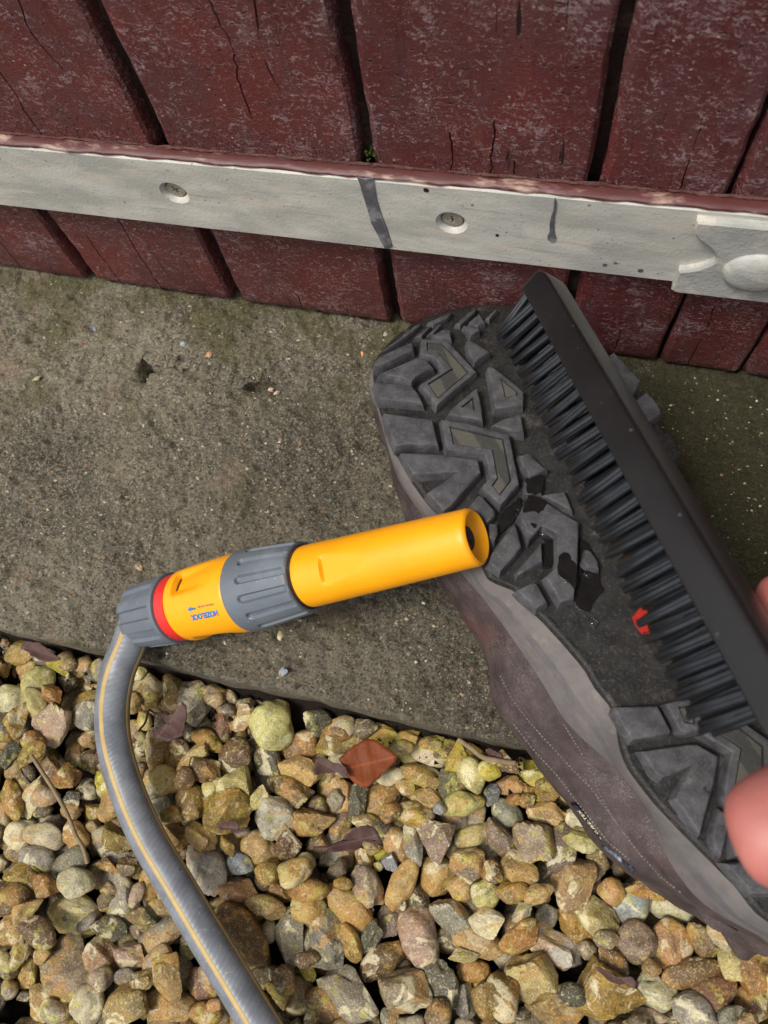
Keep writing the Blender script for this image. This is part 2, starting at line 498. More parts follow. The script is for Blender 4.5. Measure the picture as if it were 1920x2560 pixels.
DRIP = m_simple('dark_paint_drip', srgb(96, 95, 100), .5, .35, 260, .5, .0005, .4, srgb(132, 131, 136))
GRIME = m_simple('crusted_grime', srgb(108, 76, 70), .85, .45, 260, .9, .0012, .2, srgb(84, 46, 43), srgb(186, 172, 150))
BACKING = m_simple('dark_groove_timber', srgb(48, 32, 28), .8, .45, 90, .8, .0012, .25, srgb(80, 66, 54))
STITCH = m_simple('pale_thread', srgb(120, 108, 102), .8, .5, 400, .3)
NAVY = m_simple('navy_fabric', srgb(28, 28, 36), .8, .3, 500, .5)
CORD = m_simple('blue_grey_cord', srgb(46, 52, 66), .8, .45, 600, .6, .0005, .3, srgb(150, 156, 168))
LETTER = m_simple('pale_woven_letters', srgb(214, 206, 168), .8, .1, 500, .2)
BLACKM = m_simple('black_rubber_plain', srgb(40, 36, 34), .6, .3, 200, .2)
REDR = m_simple('red_rubber', srgb(168, 40, 32), .4, .15, 150, .2)
MOSS = m_simple('moss', srgb(66, 82, 30), .9, .5, 500, .8, .001, .2)
LEAF_R = m_leaf('russet_leaf', srgb(94, 42, 16), srgb(122, 62, 28))
LEAF_P = m_leaf('purple_brown_leaf', srgb(62, 43, 41), srgb(94, 71, 66))
STRAW = m_simple('dry_straw', srgb(134, 116, 88), .7, .35, 260, .4, .0004, .3)
WATER = m_glass()
def m_grit():
    n = NT('embedded_chips')
    col = n.ramp(n.geo('Random Per Island'), [(0, srgb(176, 164, 134)), (.3, srgb(150, 128, 102)), (.45, srgb(204, 196, 174)), (.62, srgb(128, 120, 104)), (.78, srgb(190, 178, 150)), (.92, srgb(168, 124, 84)), (.97, srgb(126, 134, 148))], 'CONSTANT')
    n.P(Base_Color=n.mix(n.math('MULTIPLY', n.noise(n.geo('Position'), 900, 3), .4), col, (.1, .09, .08)), Roughness=.8)
    return n.m
GRIT = m_grit()

# ================================================================== THE SETTING
YW = 0.2385                    # front face of the boards
YE = 0.0205                    # front edge of the concrete strip

# ------------------------------------------------------------------ concrete
def edge_y(x): return YE + .0016 * noise.noise(Vector((x * 18, 3, 0))) + .0008 * noise.noise(Vector((x * 90, 8, 0)))
# spalled hollow with a broken upper lip, traced in the photograph
CRK = [at_z(*p, 0) for p in crop(300, 860, .2532)([(170, 280), (235, 165), (330, 205), (430, 220), (560, 240), (690, 250), (800, 300), (930, 350), (1050, 360), (1110, 430), (1210, 435), (1290, 385), (1400, 375), (1520, 380)])]
CRKD = [.0075, .0090, .0070, .0048, .0030, .0055, .0024, .0042, .0052, .0034, .0036, .0062, .0034, .0080]
def crack_depth(x, y):
    best = 9
    dep = 0
    for i in range(len(CRK) - 1):
        a, b = CRK[i], CRK[i + 1]
        dx, dy = b.x - a.x, b.y - a.y
        t = max(0, min(1, ((x - a.x) * dx + (y - a.y) * dy) / (dx * dx + dy * dy)))
        px, py = a.x + dx * t, a.y + dy * t
        below = py - y                     # positive: on the camera side of the lip
        d = math.hypot(x - px, y - py)
        if d < best:
            best = d
            D = CRKD[i] * (1 - t) + CRKD[i + 1] * t
            if below > 0: dep = D * 1.5 * math.exp(-d / .0055) + .0020 * math.exp(-d / .02)
            else: dep = D * math.exp(-(d / .0011) ** 2) - .0009 * math.exp(-d / .004)
    return dep
def slab_z(x, y):
    v = Vector((x, y, 0))
    z = .0016 * fbm(v, 22, 3) + .0024 * fbm(v, 120, 4) + .0012 * fbm(v, 380, 2)
    p = noise.noise(v * 170 + Vector((5, 2, 1)))
    if p > .36: z -= (p - .36) * .009
    p2 = noise.noise(v * 390 + Vector((1, 7, 3)))
    if p2 > .3: z -= (p2 - .3) * .0028
    if -.33 < x < -.08 and .13 < y < .228: z -= crack_depth(x, y)
    return z
def build_slab():
    xs = list(np.linspace(-1.3, -.42, 12)) + list(np.arange(-.418, .20, .00125)) + list(np.linspace(.21, 1.1, 12))
    ys_f = np.arange(0.0, .236, .00125)
    ys = list(ys_f) + [.25, .29]
    V, Fc = [], []
    nx, ny = len(xs), len(ys) + 3
    for x in xs:
        fine = -.42 < x < .20
        e = edge_y(x)
        r = .004
        z0 = slab_z(x, e + r) if fine else 0
        V.append((x, e + .004, -.085))
        V.append((x, e + (.0012 * noise.noise(Vector((x * 60, 0, 4)))), -.03))
        V.append((x, e + .0008 + .0008 * noise.noise(Vector((x * 150, 2, 4))), z0 - .003))
        for j, y in enumerate(ys):
            yy = e + .0022 + y * (1 - .0022 / .29)
            z = slab_z(x, yy) if fine else 0
            if j == 0: z -= .0006
            V.append((x, yy, z))
    for i in range(nx - 1):
        for j in range(ny - 1):
            a = i * ny + j
            Fc.append((a, a + ny, a + ny + 1, a + 1))
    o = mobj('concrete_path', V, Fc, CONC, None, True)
    return tag(o, 'weathered mossy concrete strip along the foot of the boards', None, None, 'structure')
slab = build_slab()

# loose and embedded chips of aggregate on the concrete
def build_grit():
    rs = random.Random(5)
    V, Fc = [], []
    for k in range(3600):
        x = rs.uniform(-.42, .2); y = rs.uniform(YE + .004, YW - .003)
        s = rs.choice([.00035, .0004, .0005, .0005, .0006, .0007, .0010]) * rs.uniform(.8, 1.3)
        if k < 60: s = rs.uniform(.0011, .0018)
        z = slab_z(x, y)
        b = len(V)
        an = rs.uniform(0, 6.28)
        pts = [(1, 0, 0), (.2, .8, 0), (-1, .3, 0), (-.4, -.8, 0), (.6, -.6, .1), (.3, .1, .7), (-.4, 0, .55)]
        for p in pts:
            q = [p[i] * rs.uniform(.7, 1.3) for i in range(3)]
            V.append((x + s * (q[0] * math.cos(an) - q[1] * math.sin(an)), y + s * .8 * (q[0] * math.sin(an) + q[1] * math.cos(an)), z - s * .15 + s * q[2]))
        for t in [(0, 1, 5), (1, 6, 5), (1, 2, 6), (2, 3, 6), (3, 4, 5), (3, 5, 6), (4, 0, 5)]: Fc.append(tuple(b + i for i in t))
    o = mobj('grit', V, Fc, GRIT, slab)
    tag(o, None, None, None, 'stuff')
build_grit()
# broken, slightly overhanging lip along the upper side of the spalled hollow
CP = []
for i in range(len(CRK) - 1):
    k = max(2, int((CRK[i + 1] - CRK[i]).length / .0009))
    CP += [CRK[i].lerp(CRK[i + 1], j / k) for j in range(k)]
V, Fc = [], []
for i, p in enumerate(CP):
    w = min(1, i / 6, (len(CP) - 1 - i) / 6)
    jx = .0014 * noise.noise(Vector((p.x * 170, p.y * 170, 2))); hh = .0008 + .0007 * noise.noise(Vector((p.x * 130, p.y * 130, 6)))
    zb = slab_z(p.x, p.y + .007)
    for dy, dz in ((.0085, -.0006), (.0050, .0002 + hh * .35), (.0022, hh * .9), (.0002, hh), (-.0006, hh * .5), (.0004, -.0010), (.0022, -.0045)):
        V.append((p.x, p.y + dy + jx * (1 if dy < .004 else .2), zb + (dz if dz < 0 else dz * w) - (1 - w) * .001))
for i in range(len(CP) - 1):
    for k in range(6): Fc.append((i * 7 + k, i * 7 + k + 1, i * 7 + 8 + k, i * 7 + 7 + k))
mobj('broken_edge', V, Fc, CONC, slab)
# hard chips that stand out: the broken shell in the crack and a blue-grey chip near the hose end
def chip(px, py, s, col, seed, zoff=0):
    rs = random.Random(seed)
    p = at_z(px, py, 0)
    bm = bmesh.new()
    bmesh.ops.create_icosphere(bm, subdivisions=2, radius=1)
    for v in bm.verts:
        d = v.co.normalized()
        v.co = Vector((d.x * s[0], d.y * s[1], d.z * s[2])) * (1 + .35 * noise.noise(d * 1.6 + Vector((seed, 0, 0))))
        v.co.rotate(Matrix.Rotation(seed * 1.3, 3, 'Z'))
        v.co += Vector((p.x, p.y, slab_z(p.x, p.y) + s[2] * .35 + zoff))
    o = bobj('stone_chip', bm, STONE, slab)
    o.color = (*col, 1)
for i, (px, py, s, c) in enumerate([(668, 962, (.0030, .0018, .0014), srgb(206, 176, 152)), (684, 972, (.0012, .0030, .0016), srgb(214, 196, 174)),
        (712, 1682, (.0028, .0022, .0012), srgb(150, 160, 172)), (236, 820, (.0022, .0014, .0008), srgb(110, 118, 136)), (460, 862, (.0018, .0022, .0008), srgb(124, 132, 148)),
        (965, 835, (.0045, .0035, .0003), srgb(170, 164, 148)), (350, 1420, (.0028, .0016, .001), srgb(180, 150, 120)), (525, 889, (.0024, .002, .0012), srgb(170, 132, 108)),
        (92, 948, (.0014, .0026, .001), srgb(196, 176, 130)), (906, 884, (.0010, .0026, .0008), srgb(200, 140, 80)), (700, 1590, (.0028, .0016, .0010), srgb(200, 188, 160))]):
    chip(px, py, s, c, i + 1)

# ------------------------------------------------------------------ boarded wall
wall = empty('boarded_wall', (-.10, YW + .012, 0), 'dark red painted board wall with a pale metal strip screwed across it', 'wall')
def build_plank(x0, x1, cracks, seed, zb):
    """one vertical board; real chamfers, wavering edges, sunken drying cracks, ragged lower end"""
    rs = random.Random(seed)
    ch = .0019
    cl = .0034
    xs = [x0, x0 + .0003, x0 + cl]
    k = max(4, int((x1 - x0) / .006))
    xs += [x0 + cl + (x1 - x0 - cl - ch) * i / k for i in range(1, k)]
    xs += [x1 - ch, x1 - .0003, x1]
    xs = [(x, None) for x in xs]
    for ci, c in enumerate(cracks):
        for dx in (-.0004, 0, .0004): xs.append((c[0] + dx, (ci, dx)))
    xs.sort(key=lambda t: t[0])
    zs = [0.0] + [.004, .008] + list(np.arange(.011, .30, .003)) + list(np.arange(.32, .62, .04))
    V, Fc = [], []
    for ix, (x, ck) in enumerate(xs):
        e0, e1 = x - x0, x1 - x
        edge = min(e0, e1)
        for z in zs:
            zz = zb + z * (1 - zb / .6)
            wob = .0011 * noise.noise(Vector((seed, zz * 22, 1 if e0 < e1 else 5))) + .0005 * noise.noise(Vector((seed, zz * 110, 1 if e0 < e1 else 5)))
            X = x + (wob if edge < .004 else 0)
            y = YW
            if edge <= .0001: y += .010
            elif edge < .001: y += (.0030 if e0 < e1 else ch * .9) + .0006 * noise.noise(Vector((zz * 90, seed, 2)))
            else: y += .0006 * noise.noise(Vector((x * 30, zz * 14, seed)))
            if z == 0: y += .0022; zz += .0016 * noise.noise(Vector((x * 130, seed, 7)))
            if ck is not None:
                c = cracks[ck[0]]
                X += c[3] * noise.noise(Vector((zz * 40, seed + ck[0], 9))) + .0011 * noise.noise(Vector((zz * 260, seed + ck[0], 4)))
                if c[1] <= zz <= c[2] and ck[1] == 0: y += c[4] * max(.05, .7 + 1.1 * noise.noise(Vector((zz * 90, seed, ck[0] + 2))))
            V.append((X, y, zz))
    nz = len(zs)
    for i in range(len(xs) - 1):
        for j in range(nz - 1):
            a = i * nz + j
            Fc.append((a, a + nz, a + nz + 1, a + 1))
    # lower end returns to the back
    b = len(V)
    for ix in range(len(xs)): p = V[ix * nz]; V.append((p[0], YW + .018, p[2]))
    for i in range(len(xs) - 1): Fc.append((i * nz, b + i, b + i + 1, (i + 1) * nz))
    o = mobj('plank', V, Fc, WOOD, wall, False, loc=((x0 + x1) / 2, YW, 0))
    sharp(o, 40)
G = .0034
PL = [(-.98, -.4805, [(-.70, 0, .6, .003, .004)]), (-.4805, -.3845, []),
      (-.3845, -.2885, [(-.335, .0, .115, .002, .003)]),
      (-.2885, -.1920, [(-.2405, 0, .09, .0016, .0032), (-.252, .122, .32, .004, .0030), (-.222, .16, .23, .005, .0018), (-.268, .0, .05, .002, .0015)]),
      (-.1920, -.0937, [(-.141, .155, .27, .003, .0016), (-.126, .17, .3, .0036, .0028), (-.150, .0, .018, .001, .0018)]),
      (-.0937, .0022, [(-.0395, .125, .165, .0016, .0026), (-.056, .128, .155, .003, .0018), (-.03, .128, .145, .002, .0018)]),
      (.0022, .0552, [(.036, .13, .17, .002, .0026), (.031, 0, .03, .002, .0016), (.022, 0, .018, .003, .002)]),
      (.0552, .0985, [(.071, 0, .06, .0025, .0018), (.085, .13, .2, .003, .002)]), (.0985, .195, []), (.195, .292, []), (.292, .8, [])]
gapw = {-.2885: .0026, -.1920: .0031, -.0937: .0027, .0022: .0023, .0552: .0009, .0985: .0012}
for i, (a, b, ck) in enumerate(PL):
    zb = [.001, .001, .0005, .001, .0012, .0030, .0015, .001, .001, .001, .001][i]
    build_plank(a + gapw.get(a, .003), b - gapw.get(b, .003), ck, i + 3, zb)
def box(bm, x0, x1, y0, y1, z0, z1):
    vs_ = [bm.verts.new((x, y, z)) for x in (x0, x1) for y in (y0, y1) for z in (z0, z1)]
    for f in ((0, 1, 3, 2), (4, 6, 7, 5), (0, 4, 5, 1), (2, 3, 7, 6), (0, 2, 6, 4), (1, 5, 7, 3)): bm.faces.new([vs_[i] for i in f])
bm = bmesh.new(); box(bm, -.985, .81, YW + .0095, YW + .03, .0, .63)
bobj('backing_board', bm, BACKING, wall)
# crumbled filler in the joints
def joint_filler(xc, w, z0, z1, seed):
    V, Fc = [], []
    n_ = 60
    for i in range(n_ + 1):
        z = z0 + (z1 - z0) * i / n_
        for j in range(7):
            x = xc + w * (j / 6 - .5) * 2
            V.append((x, YW + .0085 - .0035 * max(0, fbm((x, z + seed, 0), 170, 3)) - .0018 * max(0, noise.noise(Vector((x * 50, z * 25, seed)))), z))
    for i in range(n_):
        for j in range(6):
            a = i * 7 + j
            Fc.append((a, a + 1, a + 8, a + 7))
    mobj('joint_filler', V, Fc, BACKING, wall, True)
for k, xc in enumerate((-.2885, -.1920, -.0937, .0022)): joint_filler(xc, .0042, .0, .45, k * 3.1)

# ------------------------------------------------------------------ metal strip, screws, end plate
YF = YW - .0062
def stz(x, top): return (.1262 + .0235 * x) if top else (.0735 + .0245 * x)
a0 = at_y(0, 509, YF); a1 = at_y(972, 625, YF); a2 = at_y(1684, 700, YF)
t0 = at_y(0, 364, YF); t1 = at_y(926, 450, YF); t2 = at_y(1493, 500, YF)
bs = (a2.z - a0.z) / (a2.x - a0.x); ts = (t2.z - t0.z) / (t2.x - t0.x)
zbot = lambda x: a1.z + bs * (x - a1.x)
ztop = lambda x: t1.z + ts * (x - t1.x)
SX0, SX1 = -.95, .110
holes = [at_y(436, 483, YF), at_y(1129, 558, YF)]
bm = bmesh.new()
edges = []
def loop(bm, pts):
    v = [bm.verts.new(p) for p in pts]
    e = [bm.edges.new((v[i], v[(i + 1) % len(v)])) for i in range(len(v))]
    return v, e
outer = []
NX = 46
xs = [SX0 + (SX1 - SX0) * i / NX for i in range(NX + 1)]
for x in xs: outer.append((x, YF, zbot(x) + .0010 + .0003 * noise.noise(Vector((x * 60, 0, 1)))))
for x in reversed(xs): outer.append((x, YF, ztop(x) - .0008))
ov, oe = loop(bm, outer)
edges += oe
rings = []
for h in holes:
    hv, he = loop(bm, [(h.x + .0074 * math.cos(t), YF, h.z + .0074 * math.sin(t)) for t in [2 * math.pi * k / 28 for k in range(28)]])
    edges += he; rings.append((h, hv))
bmesh.ops.triangle_fill(bm, use_beauty=True, use_dissolve=False, edges=edges)
for h, hv in rings:
    prev = hv
    for r, dy in ((.0060, .0012), (.0053, .0030), (.0051, .0048)):
        nv = [bm.verts.new((h.x + r * math.cos(2 * math.pi * k / 28), YF + dy, h.z + r * math.sin(2 * math.pi * k / 28))) for k in range(28)]
        for k in range(28): bm.faces.new((prev[k], prev[(k + 1) % 28], nv[(k + 1) % 28], nv[k]))
        prev = nv
    bm.faces.new(prev)
# rounded arrises and the return to the wall
nb = len(xs)
b1 = [bm.verts.new((x, YF + .0010, zbot(x))) for x in xs]; b2 = [bm.verts.new((x, YW - .0002, zbot(x))) for x in xs]
tt = list(reversed(xs))
c1 = [bm.verts.new((x, YF + .0008, ztop(x))) for x in tt]; c2 = [bm.verts.new((x, YW - .0002, ztop(x))) for x in tt]
for i in range(nb - 1):
    bm.faces.new((ov[i], b1[i], b1[i + 1], ov[i + 1])); bm.faces.new((b1[i], b2[i], b2[i + 1], b1[i + 1]))
    bm.faces.new((ov[nb + i], c1[i], c1[i + 1], ov[nb + i + 1])); bm.faces.new((c1[i], c2[i], c2[i + 1], c1[i + 1]))
bm.faces.new((ov[nb - 1], b1[-1], b2[-1], c2[0], c1[0], ov[nb]))
strip = bobj('metal_strip', bm, STRIP, wall)
sharp(strip, 30)
strip['label'] = 'pale weathered metal strip'
# painted rolled bead along the top of the strip
V, Fc = [], []
NB = 260
for i in range(NB + 1):
    x = SX0 + (SX1 + .12 - SX0) * i / NB
    zc = ztop(x) + .0006 + .0004 * noise.noise(Vector((x * 40, 1, 1)))
    for k in range(9):
        t = math.pi * (-.62 + 1.24 * k / 8)
        r = .0013 * (1 + .25 * noise.noise(Vector((x * 110, k * .6, 3))))
        V.append((x, YW - .0001 - (.0058 if 1 else 0) * max(0, math.cos(t)) * (r / .0013), zc + r * math.sin(t)))
for i in range(NB):
    for k in range(8):
        a = i * 9 + k
        Fc.append((a, a + 9, a + 10, a + 1))
lip = mobj('painted_bead', V, Fc, LIP, strip, True)
lip['label'] = 'flaking red and cream paint along the top edge of the strip'
V, Fc = [], []
for i in range(NB * 2 + 1):
    x = SX0 + (SX1 + .12 - SX0) * i / NB / 2
    zc = ztop(x) + .0022 + .0007 * noise.noise(Vector((x * 70, 1, 6)))
    for k in range(6):
        t = math.pi * (-.5 + k / 5)
        r = .0008 * (1 + 1.1 * noise.noise(Vector((x * 260, k * .9, 9))))
        V.append((x, YW + .0002 - r * 1.3 * max(0, math.cos(t)), zc + r * math.sin(t)))
for i in range(NB * 2):
    for k in range(5):
        a = i * 6 + k
        Fc.append((a, a + 6, a + 7, a + 1))
mobj('grime_line', V, Fc, GRIME, strip, True)
def screw(h, rot):
    bm = bmesh.new()
    e = []
    n_ = 28
    y = YF + .0020
    hv, he = loop(bm, [(h.x + .0046 * math.cos(2 * math.pi * k / n_), y, h.z + .0046 * math.sin(2 * math.pi * k / n_)) for k in range(n_)])
    w, l = .0006, .0024
    cr = [(w, w), (w, l), (-w, l), (-w, w), (-l, w), (-l, -w), (-w, -w), (-w, -l), (w, -l), (w, -w), (l, -w), (l, w)]
    cr = [(a * math.cos(rot) - b * math.sin(rot), a * math.sin(rot) + b * math.cos(rot)) for a, b in cr]
    cv, ce = loop(bm, [(h.x + a, y, h.z + b) for a, b in cr])
    bmesh.ops.triangle_fill(bm, use_beauty=True, use_dissolve=False, edges=he + ce)
    lo = [bm.verts.new((h.x + a * .8, y + .0014, h.z + b * .8)) for a, b in cr]
    for k in range(12): bm.faces.new((cv[k], cv[(k + 1) % 12], lo[(k + 1) % 12], lo[k]))
    bm.faces.new(lo)
    ring = [bm.verts.new((h.x + .0049 * math.cos(2 * math.pi * k / n_), y + .0008, h.z + .0049 * math.sin(2 * math.pi * k / n_))) for k in range(n_)]
    for k in range(n_): bm.faces.new((hv[k], hv[(k + 1) % n_], ring[(k + 1) % n_], ring[k]))
    bobj('screw', bm, STEEL, strip)
screw(holes[0], .5); screw(holes[1], .15)
def flat_solid(name, pts, y0, th, mat, parent, bev=.0002):
    """flat traced shape lying on the strip, with thickness"""
    bm = bmesh.new()
    n_ = len(pts)
    c = sum((Vector(p) for p in pts), Vector((0, 0, 0))) / n_
    f = [bm.verts.new((c.x + (p[0] - c.x) * .97, y0 - th, c.z + (p[2] - c.z) * .99)) for p in pts]
    s = [bm.verts.new((p[0], y0 - th * .5, p[2])) for p in pts]
    b = [bm.verts.new((p[0], y0 + .0001, p[2])) for p in pts]
    bm.faces.new(f)
    for k in range(n_):
        j = (k + 1) % n_
        bm.faces.new((f[k], f[j], s[j], s[k])); bm.faces.new((s[k], s[j], b[j], b[k]))
    return bobj(name, bm, mat, parent)
def wallpts(px): return [at_y(x, y, YF) for x, y in px]
flat_solid('paint_drip', wallpts([(892, 441), (912, 446), (934, 444), (938, 470), (943, 500), (956, 540), (968, 570), (982, 616), (972, 622), (962, 620), (946, 590), (928, 556), (918, 520), (905, 480), (900, 460)]), YF, .0004, DRIP, strip)
k2 = crop(960, 0, .5787)
flat_solid('paint_drip', wallpts(k2([(738, 852), (746, 870), (744, 900), (736, 940), (735, 980), (737, 1005), (745, 1025), (738, 1040), (724, 1043), (708, 1034), (706, 1018), (716, 1000), (716, 965), (722, 935), (733, 905), (735, 875)])), YF, .0005, DRIP, strip)
for (px, py, r) in ((1243, 588, 4), (1512, 662, 5), (1538, 657, 4), (1601, 676, 6), (463, 496, 0), (1065, 475, 6)):
    if r:
        rr = r * .00022
        c = at_y(px, py, YF)
        flat_solid('paint_spot', [Vector((c.x + rr * math.cos(t * .785) * (1 + .2 * math.sin(3 * t)), YF, c.z + rr * math.sin(t * .785))) for t in range(8)], YF, .0002, BACKING if px in (1243, 1065) else DRIP, strip)
# overlapping end plate with a bite out of its end and a domed bolt
YP = YW - .0098
po = crop(1640, 500, .16878)
pl = [(600, 330), (565, 420), (560, 470), (590, 560), (640, 610), (720, 665), (790, 715), (850, 775), (888, 840), (890, 885), (868, 925), (820, 955), (740, 990), (650, 1020), (550, 1045), (440, 1060), (332, 1066), (290, 1160), (222, 1338), (250, 1362), (300, 1382)]
pts = [at_y(*p, YP) for p in po(pl)]
xr = .34
zr_b = pts[-1].z + bs * (xr - pts[-1].x); zr_t = pts[0].z + ts * (xr - pts[0].x)
pts2 = pts + [Vector((xr, YP, zr_b)), Vector((xr, YP, zr_t))]
bm = bmesh.new()
n_ = len(pts2)
cen = Vector((.10, YP, .10))
def inset2(pts, d, ax=(0, 2)):
    out = []
    n_ = len(pts)
    area = sum(pts[i][ax[0]] * pts[(i + 1) % n_][ax[1]] - pts[(i + 1) % n_][ax[0]] * pts[i][ax[1]] for i in range(n_))
    sg = 1 if area > 0 else -1
    for i in range(n_):
        p0, p1, p2 = pts[i - 1], pts[i], pts[(i + 1) % n_]
        e1 = Vector((p1[ax[0]] - p0[ax[0]], p1[ax[1]] - p0[ax[1]])); e2 = Vector((p2[ax[0]] - p1[ax[0]], p2[ax[1]] - p1[ax[1]]))
        if e1.length < 1e-9 or e2.length < 1e-9: out.append(p1); continue
        n1 = Vector((-e1.y, e1.x)).normalized() * sg; n2 = Vector((-e2.y, e2.x)).normalized() * sg
        m = n1 + n2
        if m.length < .3: m = n1
        m.normalize()
        k = min(2.0, 1 / max(.35, m.dot(n1)))
        q = list(p1); q[ax[0]] += m.x * d * k; q[ax[1]] += m.y * d * k
        out.append(Vector(q))
    return out
ins = inset2(pts2, .0010)
f = [bm.verts.new(p) for p in ins]
s = [bm.verts.new((p.x, YP + .0007, p.z)) for p in pts2]
b = [bm.verts.new((p.x, YW - .0001, p.z)) for p in pts2]
for k in range(n_):
    j = (k + 1) % n_
    bm.faces.new((f[k], f[j], s[j], s[k])); bm.faces.new((s[k], s[j], b[j], b[k]))
bmesh.ops.triangle_fill(bm, use_beauty=True, use_dissolve=False, edges=[bm.edges.get((f[k], f[(k + 1) % n_])) for k in range(n_)])
plate = bobj('end_plate', bm, PLATE, wall)
sharp(plate, 18)
plate['label'] = 'overlapping metal end plate with a rounded notch'
bc = at_y(1893, 682, YP)
V, Fc = [], []
for i in range(9):
    t = i / 8
    r = .0135 * math.cos(t * math.pi / 2) ** .8 if i < 8 else .0
    d = .0052 * math.sin(t * math.pi / 2)
    for k in range(36):
        an = 2 * math.pi * k / 36
        V.append((bc.x + r * math.cos(an) * 1.05, YP + .0004 - d, bc.z + r * math.sin(an) * .93))
for i in range(8):
    for k in range(36): Fc.append((i * 36 + k, i * 36 + (k + 1) % 36, (i + 1) * 36 + (k + 1) % 36, (i + 1) * 36 + k))
mobj('bolt_head', V, Fc, PLATE, plate, True)
# moss tuft where a joint meets the strip
mp = at_y(920, 405, YW - .002)
bm = bmesh.new()
rs = random.Random(3)
for k in range(26):
    m_ = Matrix.Translation(mp + Vector((rs.gauss(0, .0012), rs.uniform(.001, .008), rs.gauss(0, .0010)))) @ Matrix.Scale(rs.uniform(.0004, .0009), 4)
    bmesh.ops.create_icosphere(bm, subdivisions=1, radius=1, matrix=m_)
o = bobj('moss_tuft', bm, MOSS, None)
tag(o, 'small green moss tuft in the board joint above the strip', 'moss')

# ================================================================== GRAVEL
ZS = -.072
def build_soil():
    V, Fc = [], []
    xs = list(np.linspace(-1.5, -.5, 6)) + list(np.arange(-.48, .36, .006)) + list(np.linspace(.4, 1.3, 6))
    ys = list(np.linspace(-1.2, -.4, 6)) + list(np.arange(-.39, .034, .006))
    for x in xs:
        for y in ys:
            V.append((x, y, ZS + .011 + .022 * max(0, (y + .01) / .03) * (1 if -.5 < x < .4 else 0) + (.005 * fbm((x, y, 0), 60, 4))))
    ny = len(ys)
    for i in range(len(xs) - 1):
        for j in range(ny - 1):
            a = i * ny + j
            Fc.append((a, a + ny, a + ny + 1, a + 1))
    o = mobj('gravel_bed', V, Fc, SOIL, None, True)
    return tag(o, 'bed of dark soil under loose flint gravel', None, None, 'structure')
bed = build_soil()

def proto(kind, seed, sub):
    rs = random.Random(seed * 17 + 3)
    bm = bmesh.new()
    bmesh.ops.create_icosphere(bm, subdivisions=sub, radius=1)
    planes = []
    if kind == 'r':
        for k in range(rs.randint(7, 10)):
            d = Vector((rs.gauss(0, 1), rs.gauss(0, 1), rs.gauss(0, 1))).normalized()
            planes.append((d, rs.uniform(.70, .95)))
    else:
        for k in range(rs.randint(7, 11)):
            d = Vector((rs.gauss(0, 1), rs.gauss(0, 1), rs.gauss(0, 1))).normalized()
            planes.append((d, rs.uniform(.42, .80)))
    dents = [(Vector((rs.gauss(0, 1), rs.gauss(0, 1), abs(rs.gauss(0, 1)))).normalized(), rs.uniform(.25, .5), rs.uniform(.08, .22)) for k in range(1 if kind == 'r' else 3)]
    o3 = Vector((seed * 3.7, seed * 1.3, seed * .7))
    for v in bm.verts:
        d = v.co.normalized()
        r = 1.0
        if planes:
            e = 70.0 if kind == 'a' else 11.0
            acc = 1.0
            for pn, pd in planes:
                q = d.dot(pn)
                if q > .05: acc += (q / pd) ** e
            r = acc ** (-1 / e)
        r *= 1 + (.13 if kind == 'r' else .09) * noise.noise(d * 1.3 + o3) + .05 * noise.noise(d * 3.1 + o3) + .022 * noise.noise(d * 7 + o3)
        for dn, dw, dd in dents:
            q = (d - dn).length
            if q < dw * 2: r -= dd * math.exp(-(q / dw) ** 2) * (.5 if kind == 'r' else 1)
        v.co = d * r
    lo = [min(v.co[i] for v in bm.verts) for i in range(3)]; hi = [max(v.co[i] for v in bm.verts) for i in range(3)]
    for v in bm.verts:
        v.co = Vector([(v.co[i] - (lo[i] + hi[i]) / 2) / ((hi[i] - lo[i]) / 2) for i in range(3)])
    V = np.array([v.co[:] for v in bm.verts])
    bm.verts.index_update()
    Fc = [[v.index for v in f.verts] for f in bm.faces]
    bm.free()
    return V, Fc
NPR = 18
PR = {}
for kd in 'ra':
    for s_ in range(NPR):
        V, Fc = proto(kd, s_ + (50 if kd == 'a' else 0), 4)
        me = bpy.data.meshes.new('pebble')
        me.from_pydata([tuple(v) for v in V], [], Fc)
        me.polygons.foreach_set('use_smooth', [True] * len(Fc))
        me.materials.append(STONE)
        if kd == 'a': me.set_sharp_from_angle(angle=math.radians(24))
        V2, F2 = proto(kd, s_ + (50 if kd == 'a' else 0), 3)
        PR[kd, s_] = (V, me, V2, F2)
